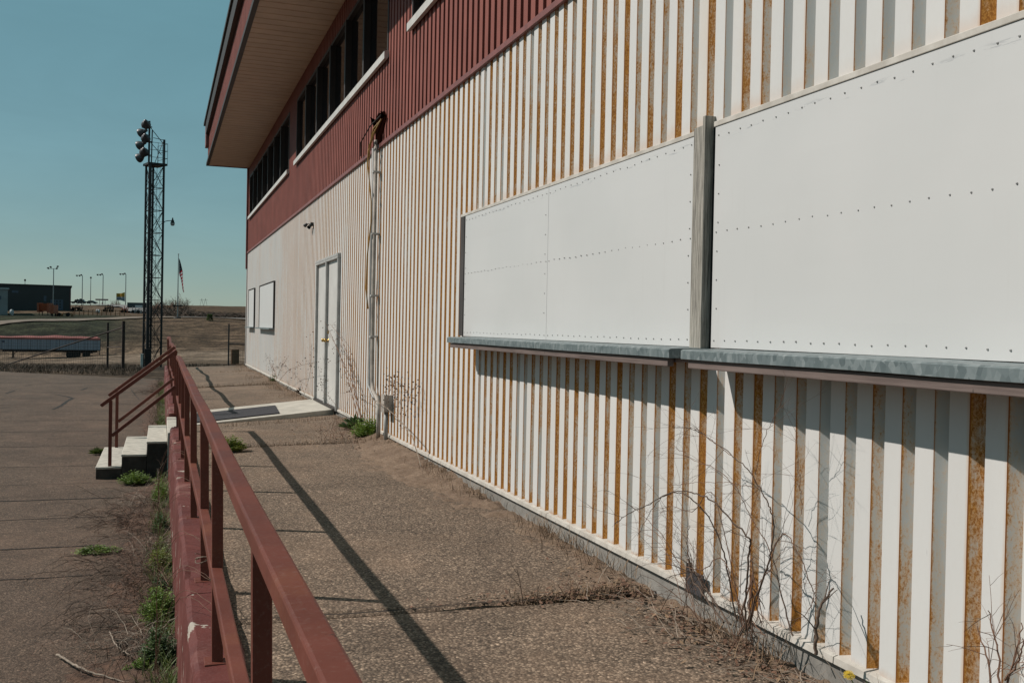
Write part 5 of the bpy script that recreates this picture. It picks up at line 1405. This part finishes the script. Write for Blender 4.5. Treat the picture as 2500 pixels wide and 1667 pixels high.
CARB = plain('dark_blue_car', (.020,.026,.034), .25, .2, spec=.6); CARK = plain('black_car', (.012,.012,.014), .3, .2); CARG = plain('grey_car', (.06,.075,.085), .25, .3)
far_car(174, 193, 432, [(0,.35),(0,.85),(.30,.95),(.42,.98),(.52,1.75),(.95,1.85),(1,1.5),(1,.35)], 'black pickup seen leftmost on the horizon road', CARK)
far_car(191, 208, 428, [(0,.35),(0,.85),(.12,1.0),(.30,1.55),(.62,1.6),(.85,1.15),(1,.9),(1,.35)], 'round backed dark car just right of the black pickup', CARB)
far_car(210, 236, 430, [(0,.32),(0,.75),(.12,.92),(.30,1.38),(.58,1.40),(.78,.95),(1,.75),(1,.32)], 'long low saloon car standing alone on the horizon', CARG)

def sign_board(px0, px1, y0, y1, s, m, label, legs=(), name='sign', marks=None, thick=.15):
    a = at(px0, y0, s); b = at(px1, y1, s); vy = V((R2.x, R2.y, 0)).normalized(); d = V((b.x-a.x, b.y-a.y, 0)); 
    g = g_at((px0+px1)/2, s); o = empty(name, tuple(g), label=label, cat='sign'); off = tuple(g)
    mb = MB(); mb.poly([V((q.x, q.y, z))+vy*e for e in (0, thick) for q, z in ((a, a.z), (b, a.z), (b, b.z), (a, b.z))], [(0,1,2,3),(7,6,5,4),(0,4,5,1),(1,5,6,2),(2,6,7,3),(3,7,4,0)]); mb.build('board', m, o, off=off)
    if marks:
        mb = MB(); rr = random.Random(4); x = .08
        while x < .94:
            w_ = rr.uniform(.015, .04); p0 = a.lerp(V((b.x, b.y, a.z)), x)-vy*.02; p1 = a.lerp(V((b.x, b.y, a.z)), x+w_)-vy*.02; h = a.z-b.z
            mb.face([V((p0.x, p0.y, a.z-h*.28)), V((p1.x, p1.y, a.z-h*.28)), V((p1.x, p1.y, a.z-h*.72)), V((p0.x, p0.y, a.z-h*.72))]); x += w_+.018
        mb.build('lettering', marks, o, off=off)
    for lx in legs:
        p = g_at(lx, s); p += vy*(thick/2); mb = MB(); mb.tube([p-V((0,0,.3)), V((p.x, p.y, b.z+.05))], .10, n=6); mb.build('leg', M['polegrey'], o, off=off)
    return o
SR = plain('red_sign', (.24,.045,.06), .6); SW = plain('faded_sign_lettering', (.42,.30,.32), .6)
sign_board(233, 264, 729.5, 733.5, 434, SR, 'long low red sign with faded letters on two legs', (242, 255.5), marks=SW)
sign_board(194, 200, 729, 732.5, 436, M['darkframe'], 'small dark sign above the round backed car', (198,))
sign_board(199.5, 205.5, 731, 733.5, 436, SR, 'small red sign right of the small dark sign', (203,))
def stop_sign(px_, py, s, lab):
    g = g_at(px_, s); c = at(px_, py, s); o = empty('road_sign', tuple(g), label=lab, cat='sign'); off = tuple(g); vy = V((R2.x, R2.y, 0)).normalized()
    mb = MB(); mb.tube([g-V((0,0,.2)), V((c.x, c.y, c.z-.3))+vy*.08], .06, n=6); mb.build('post', M['polegrey'], o, off=off)
    mb = MB(); mb.lathe([(0,0),(.33,0),(.33,.05),(0,.05)], c, vy, 8); mb.build('sign_face', SR if px_ > 200 else M['darkframe'], o, off=off)
stop_sign(250, 740.5, 425, 'small octagonal road sign below the long red sign'); stop_sign(189, 731.5, 425, 'small round road sign above the black pickup')
# yellow banner on the pole
def banner():
    s = 419; vy = V((R2.x, R2.y, 0)).normalized(); K, J = 16, 8; vs = []; mb = MB(); ms = []
    for j in range(J+1):
        for i in range(K+1):
            u = i/K; v = j/J; x = lerp(284, 305, u); yt = lerp(716, 713.3, max(0, (u-.55)/.45)**1.3); yb = lerp(733, 736, max(0, (u-.45)/.55)**1.2)
            p = at(x, lerp(yt, yb, v), s) + vy*(.25*sin(u*6)); vs.append(p)
    mb.v = [tuple(v) for v in vs]
    for j in range(J):
        for i in range(K):
            a = j*(K+1)+i; mb.f.append((a, a+1, a+K+2, a+K+1)); mb.m.append(0 if j < 4 else (2 if j == 6 else 1))
    for r_, n_ in ((.10, 5), (.30, 6)):
        for k in range(n_):
            u = .10+.15*k; p = [at(lerp(284, 305, u_), lerp(716.5, 733, v_), s)-vy*.35 for u_, v_ in ((u, r_), (u+.09, r_), (u+.09, r_+.13), (u, r_+.13))]; mb.face(p, 3)
    tag(mb.build('banner', [plain('yellow_banner', (.52,.30,.015), .7), plain('grey_blue_banner', (.24,.29,.33), .7), plain('dark_blue_stripe', (.10,.13,.18), .7), plain('dark_yellow_print', (.30,.16,.01), .7)], smooth=True), 'yellow and grey banner hanging from the light pole', 'banner')
banner()
# semi trailer on the horizon
def far_semi():
    s = 330; a = g_at(313, s); b = g_at(352, s); d = (b-a); d.z = 0; Ln = d.length; ang = atan2(d.y, d.x); m_ = (a+b)/2; m_.z = ground(m_.x, m_.y)
    o = empty('box_truck', tuple(m_), ang, label='dark teal box trailer partly behind the light tower', cat='truck')
    zt = at(313, 738.5, s).z - m_.z; mb = MB(); mb.box(-Ln/2, Ln/2+1, -1.2, 1.2, zt-1.7, zt); mb.build('box', plain('dark_teal_box', (.03,.045,.05), .5), o, bevel=.03)
    mb = MB(); mb.box(-Ln/2+1.0, Ln/2+1, -.5, .5, zt-2.0, zt-1.701); mb.build('frame', M['darkframe'], o)
    for x in (-Ln/2+1.2, -Ln/2+2.2, Ln/2-1.5):
        mb = MB(); mb.lathe([(0,0),(.5,0),(.5,.3),(0,.3)], (x, -1.15, .5), (0,1,0), 14); mb.build('wheel', M['tyre'], o)
    mb = MB(); mb.box(Ln/2-2.6, Ln/2-.2, -1.35, -1.21, .4, 1.3); mb.build('tank', M['paleroof'], o)
far_semi()
# yard equipment
def skid(px0, px1, ytop, s, label, m, kind):
    a = g_at(px0, s); b = g_at(px1, s); d = b-a; d.z = 0; Ln = d.length; ang = atan2(d.y, d.x); mid = (a+b)/2; mid.z = ground(mid.x, mid.y); H = max(.8, at(px0, ytop, s).z-mid.z)
    if kind == 'storage_tank': H = min(H, 1.3)
    o = empty(kind, tuple(mid), ang, label=label, cat=kind.replace('_', ' ')); mb = MB()
    if kind == 'hopper':
        mb.poly([(-Ln/2,-1,H),(Ln/2,-1,H),(Ln/2,1,H),(-Ln/2,1,H),(-Ln/2+.4,-.6,H*.35),(Ln/2-.4,-.6,H*.35),(Ln/2-.4,.6,H*.35),(-Ln/2+.4,.6,H*.35)], [(0,4,5,1),(1,5,6,2),(2,6,7,3),(3,7,4,0),(4,7,6,5)])
        for x in (-Ln/2, Ln/2-.45): mb.box(x, x+.45, -1.05, 1.05, H*.25, H*1.05)
        mb.build('bin', m, o); mb = MB()
        for x in (-Ln/2+.3, Ln/2-.4):
            for y in (-.8, .7): mb.box(x, x+.12, y, y+.12, -.2, H*.4)
        mb.build('stand', M['darkframe'], o)
    elif kind == 'farm_implement':
        rr = random.Random(int(px0)); mb.box(-Ln/2, Ln/2, -.3, .3, H*.35, H*.5); 
        for k in range(max(4, int(Ln))): x = lerp(-Ln/2, Ln/2, k/max(3, int(Ln)-1)); mb.bar((x, -.2, 0), (x+.25, -.3, H*rr.uniform(.6, 1)), .12, .12); mb.box(x-.25, x+.25, -.6, -.35, 0, H*.3)
        mb.bar((-Ln/2, 0, H*.3), (Ln/2, .2, H*.75), .12, .12); mb.build('frame', m, o); mb = MB()
        for x in (-Ln/3, Ln/4): mb.lathe([(0,0),(.4,0),(.4,.25),(0,.25)], (x, -.7, .4), (0,1,0), 12)
        mb.build('wheels', M['tyre'], o)
    elif kind == 'storage_tank':
        mb.lathe([(0,-Ln/2),(.5*H,-Ln/2+.1),(.5*H,Ln/2-.1),(0,Ln/2)], (0,0,H*.5), (1,0,0), 14); mb.build('tank', m, o)
        mb = MB(); mb.box(-Ln/2+.2, -Ln/2+.35, -.3, .3, -.2, .3); mb.box(Ln/2-.35, Ln/2-.2, -.3, .3, -.2, .3); mb.build('saddle', M['darkframe'], o)
skid(95, 124, 741, 218, 'big orange hopper in front of the warehouse', M['orange'], 'hopper')
skid(126, 136, 746, 214, 'smaller orange hopper beside the tall light pole', M['orange'], 'hopper')
skid(176, 200, 742, 262, 'dark implement parked beside the warehouse corner', M['darkframe'], 'farm_implement')
skid(255, 276, 739, 262, 'dark upright implement below the yellow banner', M['darkframe'], 'farm_implement')
skid(298, 311, 744, 262, 'red implement left of the teal trailer', M['orange'], 'farm_implement')
skid(140, 178, 757, 216, 'low rusty implement on the grass right of the orange hoppers', M['orangeboard'], 'farm_implement')
skid(234, 243, 755, 240, 'small white tank on the yard edge', M['paleroof'], 'storage_tank')
skid(25, 31, 741, 212, 'small white tank beside the pale shed', M['paleroof'], 'storage_tank')
skid(322, 345, 748, 262, 'pale machine in front of the teal trailer', M['palemetal'], 'farm_implement')
# yard fence (orange brown rails)
a = g_at(182, 222); pts = [g_at(182+i*11, 222+i*.4) for i in range(12)]
o = empty('rail_fence', tuple(pts[0]), label='low brown rail fence along the dirt track', cat='fence'); off = tuple(pts[0])
for p in pts: mb = MB(); mb.tube([p-V((0,0,.3)), p+V((0,0,1.3))], .09, n=6); mb.build('post', M['orangeboard'], o, off=off)
mb = MB()
for h in (.5, 1.15): mb.tube([p+V((0,0,h)) for p in pts], .05, n=5)
mb.build('rails', M['orangeboard'], o, off=off)

# ------------------------------------------------------------------ trees and brush beyond
def bare_tree(px_, s, h, label, seed, spread=.6):
    g = g_at(px_, s); o = empty('bare_tree', tuple(g), label=label, cat='tree', group='bare trees by the flagpole'); off = tuple(g); rr = random.Random(seed)
    mb = MB(); mb.tube([g-V((0,0,.3)), g+V((0,0,h*.35))], .16, .11, n=6); mb.build('trunk', M['twig'], o, off=off)
    mb = MB()
    for k in range(16):
        z = h*rr.uniform(.12, .4); twig(mb, g+V((0,0,z)), (rr.uniform(-1,1)*spread, rr.uniform(-1,1)*spread, 1), h*rr.uniform(.45,.75), .05, 2, rr, .05, 3, 4, .35, False)
    mb.build('crown', M['redtwig'] if seed % 2 else M['twig'], o, off=off)
for i, (px_, s, h, lab) in enumerate(((385,262,3.6,'bare tree at the right edge of the light tower'),(399,268,3.9,'bare tree midway between light tower and flagpole'),(412,262,3.6,'low bare tree just left of the flagpole'),(426,270,4.4,'bare tree directly behind the flagpole'),(441,264,5.2,'tallest bare tree just right of the flagpole'),(455,262,4.2,'outermost bare tree right of the flagpole'),(374,258,3.4,'bare tree seen through the light tower'))):
    bare_tree(px_, s, h, lab, i+3)
mb = MB()
for i in range(420):
    px_ = rg.uniform(365, 660); s = rg.uniform(232, 275); g = g_at(px_, s); hh = rg.uniform(.5, 1.6)*(1.3 if px_ < 470 else .75)
    for k in range(5): mb.tube([g+rvec(rg)*.5, g+V((rg.uniform(-1,1), rg.uniform(-1,1), hh*.6)), g+V((rg.uniform(-1.6,1.6), rg.uniform(-1,1), hh))], .07, .03, n=3, cap=False)
tag(mb.build('brush', M['twig']), 'dark bare brush along the foot of the far hill', 'brush', kind='stuff')
mb = MB()
for i in range(60):
    g = g_at(rg.uniform(270, 292), rg.uniform(400, 430)); mb.tube([g, g+V((rg.uniform(-.6,.6), 0, rg.uniform(1, 2.6)))], .06, .03, n=3, cap=False)
tag(mb.build('brush', M['twig']), 'thin bare saplings under the yellow banner', 'brush', kind='stuff')
def evergreen():
    g = g_at(512, 215); o = empty('evergreen_shrub', tuple(g), label='small dark evergreen shrub standing alone by the far road', cat='shrub'); off = tuple(g); rr = random.Random(8); mb = MB()
    for i in range(900):
        t = rr.random(); a = rr.uniform(0, 2*pi); r_ = .62*(1-t*.55)*rr.random()**.5; p = g+V((cos(a)*r_, sin(a)*r_, .1+t*1.35)); leafquad(mb, p, V((cos(a), sin(a), .4)), .3, .10, 0, .3, rr)
    mb.build('foliage', M['leafdark'], o, off=off); mb = MB(); mb.tube([g-V((0,0,.1)), g+V((0,0,.9))], .07, n=6); mb.build('trunk', M['twig'], o, off=off)
evergreen()
# power line frames on the ridge
for px_, lab in ((491, 'left wooden power pole frame on the ridge'), (500, 'right wooden power pole frame on the ridge')):
    g = g_at(px_, 520); mb = MB(); mb.tube([g+V((-.9,0,-.4)), g+V((.1,0,4.0))], .08, n=4); mb.tube([g+V((1.1,0,-.4)), g+V((.1,0,4.0))], .08, n=4); mb.tube([g+V((-1.0,0,3.2)), g+V((1.2,0,3.2))], .06, n=4)
    tag(mb.build('power_pole', M['twig']), lab, 'power pole', 'power poles on the ridge')

for m_ in list(bpy.data.materials):
    if m_.use_nodes and 'shade_deepened' not in m_:
        deepen_shade(m_.node_tree, [q for q in m_.node_tree.nodes if q.type == 'BSDF_PRINCIPLED'][0])
